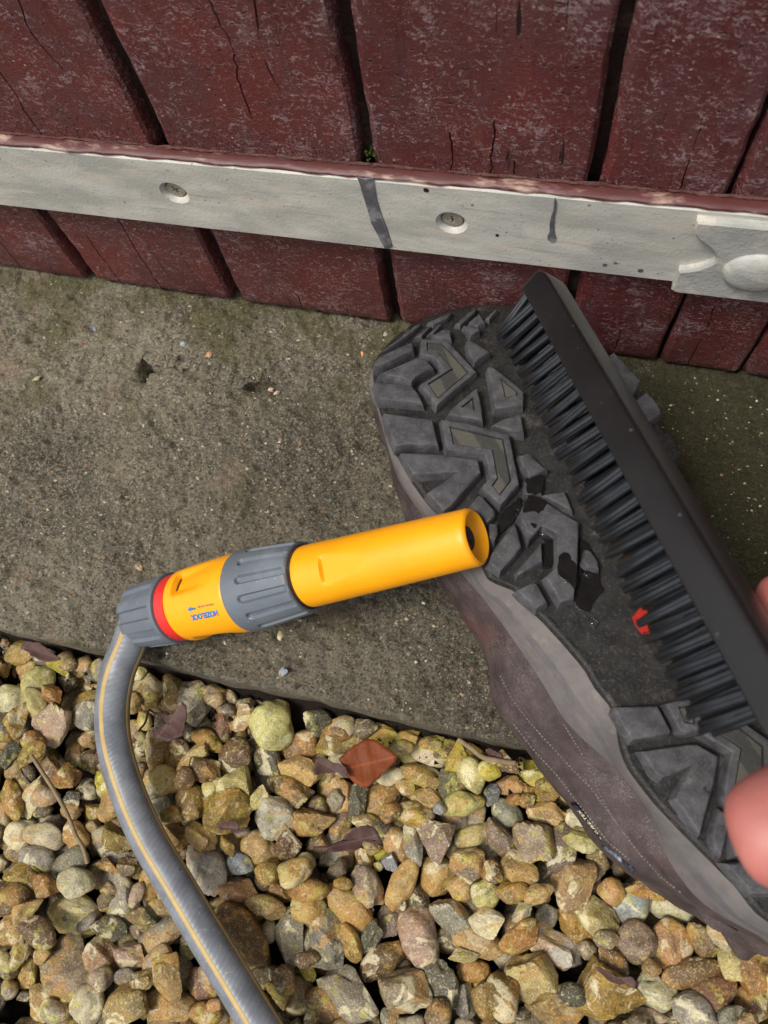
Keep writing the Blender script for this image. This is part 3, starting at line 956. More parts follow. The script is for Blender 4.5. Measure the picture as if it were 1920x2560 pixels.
# height map on which stones are dropped one after another
CELL = .0014
HX0, HX1, HY0, HY1 = -.50, .38, -.40, .034
NXH, NYH = int((HX1 - HX0) / CELL) + 3, int((HY1 - HY0) / CELL) + 3
HM = np.full((NXH, NYH), ZS + .012)
jy = int((YE - HY0) / CELL)
HM[:, jy:] = .1
def rotm(ang, tx, ty):
    return np.array((Matrix.Rotation(ang, 3, 'Z') @ Matrix.Rotation(tx, 3, 'X') @ Matrix.Rotation(ty, 3, 'Y')))
placed = []
def drop(x, y, sx, sy, sz, ang, tx, ty, kind, ps, col, key, pct=90, zcap=None):
    V = PR[kind, ps][0]
    R = rotm(ang, tx, ty)
    W = (V * np.array([sx, sy, sz])) @ R.T
    ymax = W[:, 1].max()
    if y + ymax > YE - .0015: y = YE - .0015 - ymax
    ix = ((W[:, 0] + x - HX0) / CELL).astype(int); iy = ((W[:, 1] + y - HY0) / CELL).astype(int)
    ok = (ix >= 0) & (ix < NXH) & (iy >= 0) & (iy < NYH)
    if ok.sum() < 40: return None
    ix, iy, wz = ix[ok], iy[ok], W[ok, 2]
    x0, y0 = ix.min(), iy.min()
    w_, h_ = ix.max() - x0 + 1, iy.max() - y0 + 1
    lo = np.full((w_, h_), 9.0); hi = np.full((w_, h_), -9.0)
    np.minimum.at(lo, (ix - x0, iy - y0), wz); np.maximum.at(hi, (ix - x0, iy - y0), wz)
    msk = lo < 8
    H = HM[x0:x0 + w_, y0:y0 + h_]
    z = float(np.percentile((H - lo)[msk], pct))
    if zcap is not None and z + hi[msk].max() > zcap: z = zcap - hi[msk].max()
    H[msk] = np.maximum(H[msk], (hi + z)[msk])
    placed.append(dict(p=(x, y, z), s=(sx, sy, sz), R=R, kind=kind, ps=ps, col=col, key=key))
    return z
rs = random.Random(11)
PAL = {'c': (190, 176, 108), 'w': (206, 195, 156), 'y': (144, 114, 42), 'o': (148, 102, 44), 'b': (110, 80, 44), 'p': (160, 136, 112), 'g': (136, 130, 112),
       'd': (82, 78, 58), 't': (174, 140, 82), 's': (132, 136, 140), 'r': (178, 136, 88), 'k': (120, 80, 52), 'n': (128, 106, 88), 'm': (182, 168, 44), 'v': (200, 194, 178)}
def colr(k, r=None):
    r = r or rs
    b = srgb(*PAL[k])
    g = r.uniform(.64, 1.0)
    return tuple(min(1, max(.01, q * g * r.uniform(.94, 1.06))) for q in b)
# 1: buried layer
for k in range(1500):
    x, y = rs.uniform(HX0, HX1), rs.uniform(HY0, YE - .008)
    L = rs.uniform(.0075, .0125)
    drop(x, y, L, L * rs.uniform(.65, .9), L * rs.uniform(.5, .7), rs.uniform(0, 6.28), rs.uniform(-.4, .4), rs.uniform(-.4, .4),
         rs.choice('raa'), rs.randrange(NPR), colr(rs.choice('bydtogn')), 0, 80, -.040)
# 2: the stones one can recognise in the photograph, (x, y, length, width, angle, colour, shape) in enlargements of it
S1 = crop(0, 1560, .3858); S2 = crop(0, 2060, .3858); S3 = crop(600, 1680, .3858); S4 = crop(600, 2100, .3858); S5 = crop(1100, 1860, .2411); S6 = crop(1240, 2200, .4099)
K1 = '''60 115 160 90 20 t r;30 230 190 140 90 t a;135 290 190 150 -60 t a;410 290 250 170 10 c r;235 380 220 180 -70 c r;250 520 200 130 60 c r;70 500 210 190 30 w r;555 390 160 130 30 t a;355 460 140 120 60 o a;530 480 200 110 -20 y a;160 620 240 120 -70 y a;345 650 260 190 -75 p a;550 590 190 170 0 g r;40 680 180 130 80 d r;245 760 140 120 0 o r;560 770 170 160 30 b a;410 840 170 120 -70 b a;540 890 160 140 10 b a;250 840 200 100 -25 y a;120 850 160 90 -45 d a;320 950 210 110 70 b a;430 980 150 150 0 o a;520 1070 140 130 0 g a;100 1030 210 90 70 b a;50 1140 250 110 75 y r;180 1120 270 110 -60 w a;290 1120 170 130 10 p r;450 1140 110 110 0 d a;640 1040 170 100 70 m a;530 1240 160 130 60 y a;690 1170 190 160 -30 t a;950 420 200 170 60 y r;905 310 100 80 0 c r;1105 410 230 160 70 y a;1245 480 260 200 60 g a;1425 540 350 150 -75 k a;1550 580 220 140 -65 r a;895 620 120 90 60 c r;985 800 260 140 80 t a;1140 820 170 120 60 b a;1330 750 210 120 30 y r;1240 870 260 100 -40 c a;1510 870 260 190 -65 b r;1340 940 220 180 50 b a;1065 1010 200 180 0 c r;1230 1000 140 120 90 b r;1380 1065 100 80 -20 c r;1560 1050 260 230 40 c a;1255 1150 230 190 60 y a;1020 1190 220 170 60 g r;1160 1240 130 110 30 y a;1480 1210 290 260 0 y a;870 510 130 100 80 t r'''
K2 = '''80 80 200 170 90 w r;265 85 220 170 10 w r;450 80 190 140 70 t r;225 230 220 180 10 g r;430 255 220 150 -25 g r;170 340 230 150 10 y a;320 390 150 120 60 o a;495 385 210 190 10 w r;90 470 260 200 0 b r;220 540 230 120 -45 t a;410 620 300 270 20 c a;710 500 390 210 75 g a;650 170 240 140 20 g a;720 120 230 150 45 y a;660 270 150 90 20 b a;810 280 140 110 20 b a;930 400 200 180 60 t a;1010 560 170 110 20 t a;850 470 160 80 -75 p r;90 700 220 200 60 t a;290 680 240 170 30 b r;145 820 260 100 -60 y a;660 690 200 150 10 d a;850 720 160 140 20 n a;900 610 180 110 20 d a;1020 735 330 170 -30 g a;630 880 250 190 60 r a;810 870 220 190 30 p a;390 990 400 310 60 p a;1000 880 200 120 -35 g r;1170 830 150 130 50 c a;170 970 190 90 -80 y a;260 850 120 90 -60 t a;650 1010 170 130 -30 p r;800 1000 140 110 0 g r;940 1000 150 120 0 y a;1090 1200 300 200 20 t a;1095 1000 280 160 80 t a;190 1180 220 200 -50 t a;320 1240 190 140 20 g r;570 1170 240 210 80 w r;820 1170 300 220 -35 t a;1280 1070 230 150 60 k r;1350 1020 200 120 60 p r;1320 1240 210 150 0 b r;1400 1160 90 80 0 r r;60 1030 150 100 80 y r;40 880 150 110 60 c r;1310 290 320 230 60 v a;1320 80 200 130 45 t a;1545 270 160 130 20 s r;1465 140 150 80 70 y a;1510 450 280 200 25 r a;1110 90 180 150 60 t a;1540 740 440 260 62 b r'''
K3 = '''350 470 260 180 0 o r;215 330 290 250 70 c r;165 560 220 150 75 d a;635 430 330 170 -20 y a;380 630 260 160 20 t a;310 760 270 150 30 b a;130 820 170 80 -50 c a;220 930 300 230 60 v a;600 820 350 250 75 r a;440 990 270 170 20 t a;110 1140 240 210 20 t r;300 1140 200 140 -60 b a;460 1140 150 120 60 k a;610 1170 310 220 -60 g a;905 830 290 190 -35 t r;810 970 160 90 0 t r;965 680 160 100 -10 w r;1085 750 150 110 50 t a;1165 670 280 130 20 y a;1220 820 200 130 20 t a;1130 920 230 160 0 y r;1030 490 250 130 55 c a;1210 490 280 170 35 w r;1385 730 230 190 60 d a;1430 530 190 140 -60 m a;1440 850 260 150 -10 c r;1500 670 220 150 70 c r;1615 640 130 120 0 m r;1525 1065 250 140 -15 c a;1005 1130 250 160 60 t r;1120 1110 290 120 80 g a;1290 1080 300 220 75 n a;860 1170 140 130 60 m r;780 1210 160 100 60 b a;190 1270 150 100 -10 y r;370 1260 190 130 -20 c r;910 330 190 140 20 m a;1090 350 150 90 0 y a;1250 390 150 90 0 y a;760 830 220 100 -80 d a;980 910 120 120 0 b a;1300 880 80 80 0 s r'''
K4 = '''1270 240 240 230 60 t r;1435 320 170 160 40 t r;690 450 340 190 40 t r;805 310 270 180 75 p a;1130 400 220 180 60 d a;1040 300 330 150 -65 t r;430 450 200 180 20 c r;560 650 350 210 -85 g a;295 650 350 170 -85 g a;960 550 200 170 70 n a;1160 670 430 220 75 p r;715 670 240 110 70 y a;840 640 200 110 -60 d a;915 790 330 190 -35 b r;560 1090 300 230 20 b r;700 1000 410 270 35 g a;1300 920 350 190 70 d a;1070 980 340 300 30 p a;1360 490 260 180 40 g a;1540 680 320 180 30 t a;1450 750 180 90 0 c a;1510 870 200 150 0 o r;1590 350 190 170 90 c r;1590 530 210 170 20 w a;1460 1080 240 120 90 g a;1590 1060 230 150 80 y r;1290 1130 200 160 -60 b r;220 340 190 160 60 o a;150 440 240 140 20 t a;450 320 240 150 10 o r;190 210 150 130 0 y r;370 200 200 150 -25 c r;270 1000 190 170 70 y a;410 870 150 80 55 m a;300 900 180 130 70 b r;440 770 140 100 0 b a;970 1150 130 110 60 g a;665 285 110 80 0 y r;880 185 60 60 0 w r;960 160 130 90 80 s a;1490 150 220 200 40 n a;1630 200 130 130 0 b a'''
K5 = '''700 730 340 240 50 g r;770 580 150 120 0 o r;740 430 300 190 10 r a;530 530 220 150 -70 s a;900 220 280 190 75 c a;980 520 230 120 50 o a;900 590 170 140 0 b a;1110 460 300 260 30 y a;1110 710 370 210 15 t a;650 1000 480 260 65 n a;1260 1080 480 320 -70 n r;980 990 460 370 60 p a;1430 790 260 180 40 w r;1470 990 380 220 20 c a;580 1330 310 220 20 o r;820 1310 380 250 40 t a;750 1530 310 220 10 y r;1080 1640 250 190 -40 p a;1010 1530 300 190 -30 t r;840 1730 220 190 -30 w a;1130 1820 230 230 50 g r;1420 1450 520 440 -45 r a;670 100 330 200 20 b a;870 1850 230 120 -30 y r'''
K6 = '''1100 180 290 180 30 w r;825 160 260 240 0 s r;700 70 170 140 70 r r;915 50 230 120 20 o a;510 300 270 160 45 y a;630 240 350 180 40 c a;660 350 140 100 10 p r;855 375 240 240 0 n r;1070 395 300 240 75 r r;580 455 120 110 0 p r;710 490 260 130 60 b a;370 440 400 180 35 v a;220 600 300 270 40 c a;370 800 340 200 15 t a;660 700 380 320 50 y a;970 690 270 220 10 w a;1200 560 340 170 -10 b r;1320 690 270 220 -20 k a;1200 800 300 230 40 g a;1260 360 240 140 60 b a;1420 490 220 140 70 c a;1540 540 240 180 60 o a;1360 310 200 140 45 w a;1570 390 190 140 20 y a;1590 770 200 200 0 b r;1630 600 180 110 80 c r;940 530 110 90 30 t r;1390 810 200 120 -20 g a;40 720 280 180 90 y r;150 330 250 140 -25 o r;1500 830 130 100 30 r a;940 850 230 110 0 p a;460 690 160 140 0 d r'''
ZG = -.032
for KS, fn, sc in ((K1, S1, .3858), (K3, S3, .3858), (K5, S5, .2411), (K2, S2, .3858), (K4, S4, .3858), (K6, S6, .4099)):
    for row in KS.split(';'):
        q = row.split()
        cx, cy, L, Wd, an = [float(t) for t in q[:5]]
        (px, py), = fn([(cx, cy)])
        L *= sc; Wd *= sc
        a = math.radians(an)
        c0 = at_z(px, py, ZG)
        e1 = at_z(px + math.cos(a) * L / 2, py + math.sin(a) * L / 2, ZG) - at_z(px - math.cos(a) * L / 2, py - math.sin(a) * L / 2, ZG)
        e2 = at_z(px - math.sin(a) * Wd / 2, py + math.cos(a) * Wd / 2, ZG) - at_z(px + math.sin(a) * Wd / 2, py - math.cos(a) * Wd / 2, ZG)
        sx, sy = e1.length / 2 * 1.16, e2.length / 2 * 1.16
        sz = min(sx, sy) * rs.uniform(.68, .85)
        drop(c0.x, c0.y, sx, sy, sz, math.atan2(e1.y, e1.x), rs.uniform(-.14, .14), rs.uniform(-.14, .14), q[6], rs.randrange(NPR), colr(q[5]), 2, 82, -.018)
for k in range(420):
    x, y = rs.uniform(-.34, .16), YE - .004 - abs(rs.gauss(0, .005))
    i, j = int((x - HX0) / CELL), int((y - HY0) / CELL)
    if HM[i, j] < -.040 and fbm((x, 3, 0), 22, 2) > -.18:
        L = rs.uniform(.005, .010)
        drop(x, y, L, L * rs.uniform(.6, .9), L * rs.uniform(.5, .7), rs.uniform(-.5, .5), rs.uniform(-.3, .3), rs.uniform(-.3, .3), rs.choice('raa'), rs.randrange(NPR), colr(rs.choice('bydtogmmyc')), 1, 80, -.030)
# 3: small stones in the gaps, then the ground outside the picture
for k in range(2600):
    x, y = rs.uniform(-.32, .20), rs.uniform(-.20, YE - .004)
    i, j = int((x - HX0) / CELL), int((y - HY0) / CELL)
    if HM[i, j] < -.046 and y < YE - .004:
        L = rs.uniform(.0045, .0085)
        drop(x, y, L, L * rs.uniform(.6, .9), L * rs.uniform(.55, .75), rs.uniform(0, 6.28), rs.uniform(-.5, .5), rs.uniform(-.5, .5), rs.choice('raa'), rs.randrange(NPR), colr(rs.choice('bydtognnp')), 1, 80, -.038)
def inframe(x, y):
    v = Vector((x, y, ZG)) - CAM
    d = v.dot(FWD)
    return -40 < CX + F * v.dot(RIGHT) / d < 1960 and CY + F * v.dot(DOWN) / d < 2600
for k in range(1100):
    x, y = rs.uniform(HX0, HX1), rs.uniform(HY0, YE - .006)
    if inframe(x, y): continue
    i, j = int((x - HX0) / CELL), int((y - HY0) / CELL)
    if HM[i, j] < -.038:
        L = rs.uniform(.009, .015)
        drop(x, y, L, L * rs.uniform(.65, .9), L * rs.uniform(.5, .7), rs.uniform(0, 6.28), rs.uniform(-.2, .2), rs.uniform(-.2, .2), rs.choice('raa'), rs.randrange(NPR), colr(rs.choice('bydtogcwpnr')), 0, 80, -.022)
ind = [p for p in placed if p['key'] == 2] + sorted([p for p in placed if p['key'] == 1], key=lambda p: -p['s'][0])
ind, rest = ind[:300], ind[300:] + [p for p in placed if p['key'] == 0]
for p in ind:
    o = bpy.data.objects.new('stone', PR[p['kind'], p['ps']][1])
    COL.objects.link(o)
    o.parent = bed
    o.matrix_world = Matrix.Translation(p['p']) @ Matrix(p['R'].tolist()).to_4x4() @ Matrix.Diagonal((*p['s'], 1))
    o.color = (*p['col'], 1)
VV, FF, b = [], [], 0
for p in rest:
    _, _, V2, F2 = PR[p['kind'], p['ps']]
    W = (V2 * np.array(p['s'])) @ p['R'].T + np.array(p['p'])
    VV.append(W); FF += [[i + b for i in f] for f in F2]; b += len(W)
VV = np.concatenate(VV)
gj = mobj('gravel', VV.tolist(), FF, STONEJ, bed, True)
tag(gj, None, None, None, 'stuff')
def gz(x, y, r=.004):
    i0, i1 = int((x - r - HX0) / CELL), int((x + r - HX0) / CELL) + 1
    j0, j1 = int((y - r - HY0) / CELL), min(jy, int((y + r - HY0) / CELL) + 1)
    return float(HM[i0:i1, j0:j1].max())
# soil crumbs under the edge of the concrete
V, Fc = [], []
rc = random.Random(9)
for k in range(1500):
    x = rc.uniform(-.34, .16); y = YE - abs(rc.gauss(0, .010)) - .0015
    i, j = int((x - HX0) / CELL), int((y - HY0) / CELL)
    if HM[i, j] > -.038: continue
    s = rc.uniform(.0005, .002)
    b = len(V); z = max(HM[i, j], ZS + .02) + s * .3
    for d in ((1, 0, 0), (-.5, .8, 0), (-.5, -.8, .1), (0, 0, .9), (.1, .1, -.8)):
        V.append((x + d[0] * s * rc.uniform(.7, 1.3), y + d[1] * s * rc.uniform(.7, 1.3), z + d[2] * s))
    for t in ((0, 1, 3), (1, 2, 3), (2, 0, 3), (1, 0, 4), (2, 1, 4), (0, 2, 4)): Fc.append(tuple(b + i for i in t))
tag(mobj('soil_crumbs', V, Fc, SOIL, bed), None, None, None, 'stuff')

# ================================================================== HOSE AND NOZZLE
def catmull(P, n):
    out = []
    Q = [P[0] * 2 - P[1]] + P + [P[-1] * 2 - P[-2]]
    for i in range(1, len(Q) - 2):
        for k in range(n):
            t = k / n
            p0, p1, p2, p3 = Q[i - 1], Q[i], Q[i + 1], Q[i + 2]
            out.append(.5 * ((2 * p1) + (p2 - p0) * t + (2 * p0 - 5 * p1 + 4 * p2 - p3) * t * t + (3 * p1 - p0 - 3 * p2 + p3) * t ** 3))
    out.append(Q[-2])
    return out
NA = at_z(392, 1531, .0185)            # centre of the hose-end nut
NB_ = at_z(1192, 1341, .1015)          # centre of the mouth
AX = (NB_ - NA).normalized()
NLEN = (NB_ - NA).length
hose = empty('garden_hose', (NA.x, NA.y, 0), 'grey garden hose with yellow stripes ending in a yellow and grey spray nozzle', 'hose')
HR = .0089
hp = [(NA + AX * .004)]
hp.append(NA - AX * .012)
for px, py, z in ((322, 1612, .0125), (292, 1690, .0105), (280, 1791, .0005), (290, 1884, -.0070), (322, 1988, -.0095), (371, 2098, -.0085), (440, 2214, -.0080), (509, 2330, -.0085), (579, 2445, -.0085), (639, 2544, -.0080), (712, 2660, -.0085), (800, 2780, -.0090), (905, 2900, -.0090)):
    hp.append(at_z(px, py, z))
path = catmull(hp, 10)
def tube_frames(path, up=Vector((0, 0, 1))):
    fr = []
    for i, p in enumerate(path):
        t = (path[min(i + 1, len(path) - 1)] - path[max(i - 1, 0)]).normalized()
        s = t.cross(up).normalized()
        fr.append((p, t, s, s.cross(t).normalized()))
    return fr
FR = tube_frames(path)
def tube(name, FR, R, mat, parent, a0=0, a1=2 * math.pi, seg=28, uvm=True, dr=0):
    V, Fc, UV = [], [], []
    closed = abs(a1 - a0 - 2 * math.pi) < 1e-6
    n_ = seg + 1
    L = 0
    for i, (p, t, s, u) in enumerate(FR):
        if i: L += (p - FR[i - 1][0]).length
        for k in range(n_):
            a = a0 + (a1 - a0) * k / seg
            r = R + dr * (1 if 0 < k < seg else 0)
            V.append(p + (s * math.cos(a) + u * math.sin(a)) * r)
            UV.append((L, k / seg))
    for i in range(len(FR) - 1):
        for k in range(seg):
            a = i * n_ + k
            Fc.append((a, a + n_, a + n_ + 1, a + 1))
    o = mobj(name, V, Fc, mat, parent, True)
    if uvm:
        l = o.data.uv_layers.new(name='UVMap')
        for lp in o.data.loops: l.data[lp.index].uv = UV[lp.vertex_index]
    return o
# side vector s points to the right of travel (hose runs towards the camera), u up
ht = tube('hose_tube', FR, HR, HOSE, hose)
def stripe(deg, half):
    a = math.radians(deg)
    tube('stripe', FR, HR - .0001, STRIPE, ht, a - half, a + half, 5, False, .00028)
sgn = 1 if FR[40][2].dot(RIGHT) > 0 else -1     # +1: s points to photo right
ang = lambda off: 90 - sgn * off                # off: degrees from the top towards photo right
stripe(ang(-10), .16); stripe(ang(84), .14); stripe(ang(178), .14)

# frame of the nozzle: V_ = across, W_ = towards the camera
WN = (CAM - (NA + NB_) / 2); WN = (WN - AX * WN.dot(AX)).normalized()
VN = AX.cross(WN)
def cyl(t, r, a):                      # a measured from the side facing the camera
    return NA + AX * t + (WN * math.cos(a) + VN * math.sin(a)) * r
def lathe(name, prof, mat, parent, seg=96, rfun=None, cap0=False, cap1=False):
    V, Fc = [], []
    for t, r in prof:
        for k in range(seg):
            a = 2 * math.pi * k / seg
            V.append(cyl(t, rfun(t, r, a) if rfun else r, a))
    for i in range(len(prof) - 1):
        for k in range(seg):
            Fc.append((i * seg + k, i * seg + (k + 1) % seg, (i + 1) * seg + (k + 1) % seg, (i + 1) * seg + k))
    if cap0: Fc.append(tuple(range(seg)))
    if cap1: Fc.append(tuple((len(prof) - 1) * seg + k for k in range(seg)))
    o = mobj(name, V, Fc, mat, parent)
    sharp(o, 38)
    return o
def t_at(px, py):                      # where the view ray through a pixel passes the nozzle axis
    d = pray(px, py)
    n_ = d.cross(AX); m_ = n_.cross(d)
    return ((CAM - NA).dot(m_)) / (AX.dot(m_)) if abs(AX.dot(m_)) > 1e-9 else 0
TN0, TR0, TY0, TG0, TB0 = t_at(352, 1545), t_at(446, 1520), t_at(470, 1512), t_at(620, 1474), t_at(768, 1438)
def rad_px(t, w):
    p = NA + AX * t
    return w / 2 * (p - CAM).dot(FWD) / F
# grip nut with scalloped edge
rn = rad_px((TN0 + TR0) / 2, 172)
def nut_r(t, r, a):
    s = (math.cos(a * 9 + .6))
    f = min(1, max(0, (TR0 - .0032 - t) / .0012))
    return r - .0017 * max(0, min(1, (s + .1) * 6)) * f
nut = lathe('hose_nut', [(TN0 - .0005, HR + .0006), (TN0 - .0004, rn * .86), (TN0 + .001, rn * .93), (TN0 + .002, rn * .95), (TN0 + (TR0 - TN0) * .6, rn), (TR0 - .0050, rn * 1.01), (TR0 - .0042, rn * 1.02), (TR0 - .0030, rn * 1.02), (TR0 - .0015, rn * 1.03), (TR0 - .0004, rn * 1.02), (TR0, rn * .95), (TR0 + .0005, rn * .6)], GREYP, hose, 144, nut_r)
rr_ = rad_px(TR0, 168)
lathe('red_collar', [(TR0 - .0002, rr_ * .7), (TR0, rr_ * .97), (TR0 + .0006, rr_), (TY0 - .0004, rr_ * 1.0), (TY0 + .0002, rr_ * .93), (TY0 + .001, rr_ * .7)], REDP, hose)
# inner dark teeth between nut and red collar are left to shadow; yellow connector body with two thumb recesses
ry0, ry1 = rad_px(TY0, 176), rad_px(TG0, 201)
LY = TG0 - TY0
prof = [(TY0 + .0002, ry0 * .93), (TY0 + .0008, ry0 * .99), (TY0 + .0018, ry0 * 1.02)]
for k in range(1, 25):
    u = k / 24
    prof.append((TY0 + .0018 + (LY - .0028) * u, ry0 * 1.02 + (ry1 - ry0 * 1.02) * (math.sin(u * math.pi * .5) ** .9) * (1.02 - .02 * u)))
prof += [(TG0 - .0004, ry1 * .985), (TG0 + .0002, ry1 * .95)]
def yel_r(t, r, a):
    u = (t - TY0) / LY
    for ac in (-.74, 1.50, 3.7):
        da = (a - ac + math.pi) % (2 * math.pi) - math.pi
        # flat thumb recess: shallow plane with a step at the nut end
        q = math.exp(-(abs(da) / .36) ** 6)
        if .16 < u < .86: r -= .0034 * q * min(1, (u - .16) / .03) * (1 - (u - .16) / .70)
    return r
ybody = lathe('connector_body', prof, YELLOW, hose, 144, yel_r)
for ac in (-.74, 1.50, 3.7):
    V = []
    tt_ = TY0 + LY * .185
    for k in range(9):
        a = ac + (k / 8 - .5) * .46
        for dt in (0, .0011):
            r = yel_r(tt_ + dt, ry0 * 1.10, a)
            V.append(cyl(tt_ + dt + .0016 * (k / 8 - .5) * 0, np.interp(tt_ + dt, [p[0] for p in prof], [p[1] for p in prof]) - .0030 * math.exp(-(abs(a - ac) / .36) ** 6) + .0004, a))
    mobj('recess_slot', V, [(2 * k, 2 * k + 2, 2 * k + 3, 2 * k + 1) for k in range(8)], m_slot if 'm_slot' in globals() else BACKING, ybody)
# grey collar with long slots
rg0, rg1 = rad_px(TG0, 207), rad_px(TB0, 186)
rb0 = rad_px(TB0, 157); rb1 = rad_px(NLEN, 150)
LG = TB0 - TG0
NSL = 13
def col_r(t, r, a):
    u = (t - TG0) / LG
    ph = ((a * NSL / (2 * math.pi) + .15) % 1.0) - .5
    w = .23
    x = abs(ph) / w
    end = 1 if u > .26 else 0
    y0 = max(0, (.30 - u) * LG / (w * 2 * math.pi / NSL * r))
    d = math.hypot(x, y0) if u < .30 else x
    if u > .22:
        k = max(0, min(1, (1 - d) * 3.0))
        k = k * k * (3 - 2 * k)
        fade = 1 if u < .93 else max(0, (1.0 - u) / .07)
        r -= .0016 * k * fade
    return r
prof = [(TG0 - .0002, rg0 * .93), (TG0 + .0002, rg0 * .985), (TG0 + .0008, rg0)]
for k in range(1, 61):
    u = k / 60
    prof.append((TG0 + .0008 + (LG - .0022) * u, rg0 + (rg1 - rg0) * u ** 1.15))
prof += [(TB0 - .0006, rg1 * .985), (TB0 - .0001, rg1 * .95), (TB0, rb0 * 1.05), (TB0 - .0008, rb0 * 1.01), (TB0 - .003, rb0 * 1.0)]
lathe('grip_collar', prof, GREYP, hose, 312, col_r)
# tapering yellow barrel with hollow mouth
BL = NLEN - TB0
prof = [(TB0 - .004, rb0 * .9), (TB0 - .002, rb0 * .96), (TB0 + .001, rb0 * .985)]
for k in range(1, 90):
    u = k / 90
    prof.append((TB0 + .001 + (BL - .004) * u, rb0 + (rb1 - rb0) * u))
e = NLEN
prof += [(e - .0022, rb1 * 1.0), (e - .0008, rb1 * .975), (e - .0001, rb1 * .92), (e + .0002, rb1 * .86), (e - .0003, rb1 * .80), (e - .0016, rb1 * .64), (e - .0030, rb1 * .50), (e - .0038, rb1 * .40)]
def bar_r(t, r, a):
    u = (t - TB0) / BL
    # moulded flat wedge on top near the collar
    da = (a + .10 + math.pi) % (2 * math.pi) - math.pi
    if .20 < u < .46:
        w = .62 * (1 - (u - .20) / .28) ** .5
        if w > 0:
            lim = r * math.cos(.52) / max(.2, math.cos(da))
            if abs(da) < w + .05: r = min(r, lim * min(1, .93 + .07 / .012 * max(0, .212 - u) * 0 + 0.07) + (u - .20) / .26 * r * .133)
    return r
barrel = lathe('nozzle_barrel', prof, YELLOW, hose, 144, bar_r)
V = []
mo = lathe('mouth_insert', [(e - .0042, rb1 * .46), (e - .0036, rb1 * .42), (e - .0030, rb1 * .34), (e - .0032, rb1 * .22), (e - .0042, rb1 * .17), (e - .007, .0002)], BLACKM, barrel, 40)
# dirt line where barrel meets the collar
lathe('dirt_ring', [(TB0 - .0004, rb0 * 1.045), (TB0 + .0003, rb0 * 1.02), (TB0 + .0007, rb0 * 1.004), (TB0 + .0016, rb0 * .97)], BACKING, barrel, 64)

# printed lettering on the connector body, upside down in this view
PT = [p[0] for p in [(TY0 + .0002, 0)]]
yprof_t, yprof_r = [], []
for k in range(25):
    u = k / 24
    yprof_t.append(TY0 + .0018 + (LY - .0028) * u); yprof_r.append(ry0 * 1.02 + (ry1 - ry0 * 1.02) * (math.sin(u * math.pi * .5) ** .9) * (1.02 - .02 * u))
def body_point(t, a, lift): return cyl(t, float(np.interp(t, yprof_t, yprof_r)) + lift, a)
def body_uv(px, py):
    """pixel -> (t, angle) on the connector body"""
    t, a = TY0 + LY * .5, .2
    d = pray(px, py)
    for _ in range(40):
        r = float(np.interp(t, yprof_t, yprof_r)) + .0003
        # intersect ray with cylinder radius r about the axis
        o_ = CAM - NA
        dd = d - AX * d.dot(AX); oo = o_ - AX * o_.dot(AX)
        A = dd.dot(dd); B = 2 * dd.dot(oo); C_ = oo.dot(oo) - r * r
        D = B * B - 4 * A * C_
        if D < 0: return None
        s_ = (-B - math.sqrt(D)) / (2 * A)
        p = CAM + d * s_
        t = (p - NA).dot(AX)
        q = p - NA - AX * t
        a = math.atan2(q.dot(VN), q.dot(WN))
    return t, a
def text_mesh(s, spacing=1.0, bold=0):
    cu = bpy.data.curves.new('txt', 'FONT')
    cu.body = s
    cu.space_character = spacing
    cu.offset = bold
    cu.resolution_u = 3
    ob = bpy.data.objects.new('txt', cu)
    COL.objects.link(ob)
    dg = bpy.context.evaluated_depsgraph_get()
    me = bpy.data.meshes.new_from_object(ob.evaluated_get(dg))
    V = [v.co.copy() for v in me.vertices]; Fc = [list(p.vertices) for p in me.polygons]
    bpy.data.objects.remove(ob); bpy.data.curves.remove(cu); bpy.data.meshes.remove(me)
    xs = [v.x for v in V]; ys = [v.y for v in V]
    x0, x1, y0, y1 = min(xs), max(xs), min(ys), max(ys)
    return [((v.x - x0) / (x1 - x0), (v.y - y0) / (y1 - y0)) for v in V], Fc
def print_on(s, bl, br, tl, mat, name, verts=None, bold=0):
    """lay print on the body: bl, br, tl are pixels of its bottom-left, bottom-right, top-left corners as read"""
    P0, P1, P2 = body_uv(*bl), body_uv(*br), body_uv(*tl)
    V, Fc = verts if verts else text_mesh(s, 1.0, bold)
    out = [body_point(P0[0] + (P1[0] - P0[0]) * x + (P2[0] - P0[0]) * y, P0[1] + (P1[1] - P0[1]) * x + (P2[1] - P0[1]) * y, .00022) for x, y in V]
    o = mobj(name, out, Fc, mat, ybody)
LT = crop(440, 1430, .12055)
c_ = LT([(840, 785), (285, 900), (885, 910)])
print_on('HOZELOCK', c_[0], c_[1], c_[2], BLUE, 'lettering', None, .05)
c_ = LT([(775, 640), (440, 700), (785, 690)])
print_on('AQUA STOP', c_[0], c_[1], c_[2], GREYPRINT, 'lettering', None, .02)
arrow = ([(0, .3), (.08, .3), (.08, .7), (0, .7), (.14, .3), (.24, .3), (.24, .7), (.14, .7), (.29, .28), (.40, .28), (.40, .72), (.29, .72), (.44, .26), (.60, .26), (.60, .74), (.44, .74), (.60, 0), (1, .5), (.60, 1)],
         [(0, 1, 2, 3), (4, 5, 6, 7), (8, 9, 10, 11), (12, 13, 14, 15), (16, 17, 18)])
c_ = LT([(400, 700), (232, 725), (405, 815)])
print_on('', c_[0], c_[1], c_[2], BLUE, 'arrow_mark', arrow)

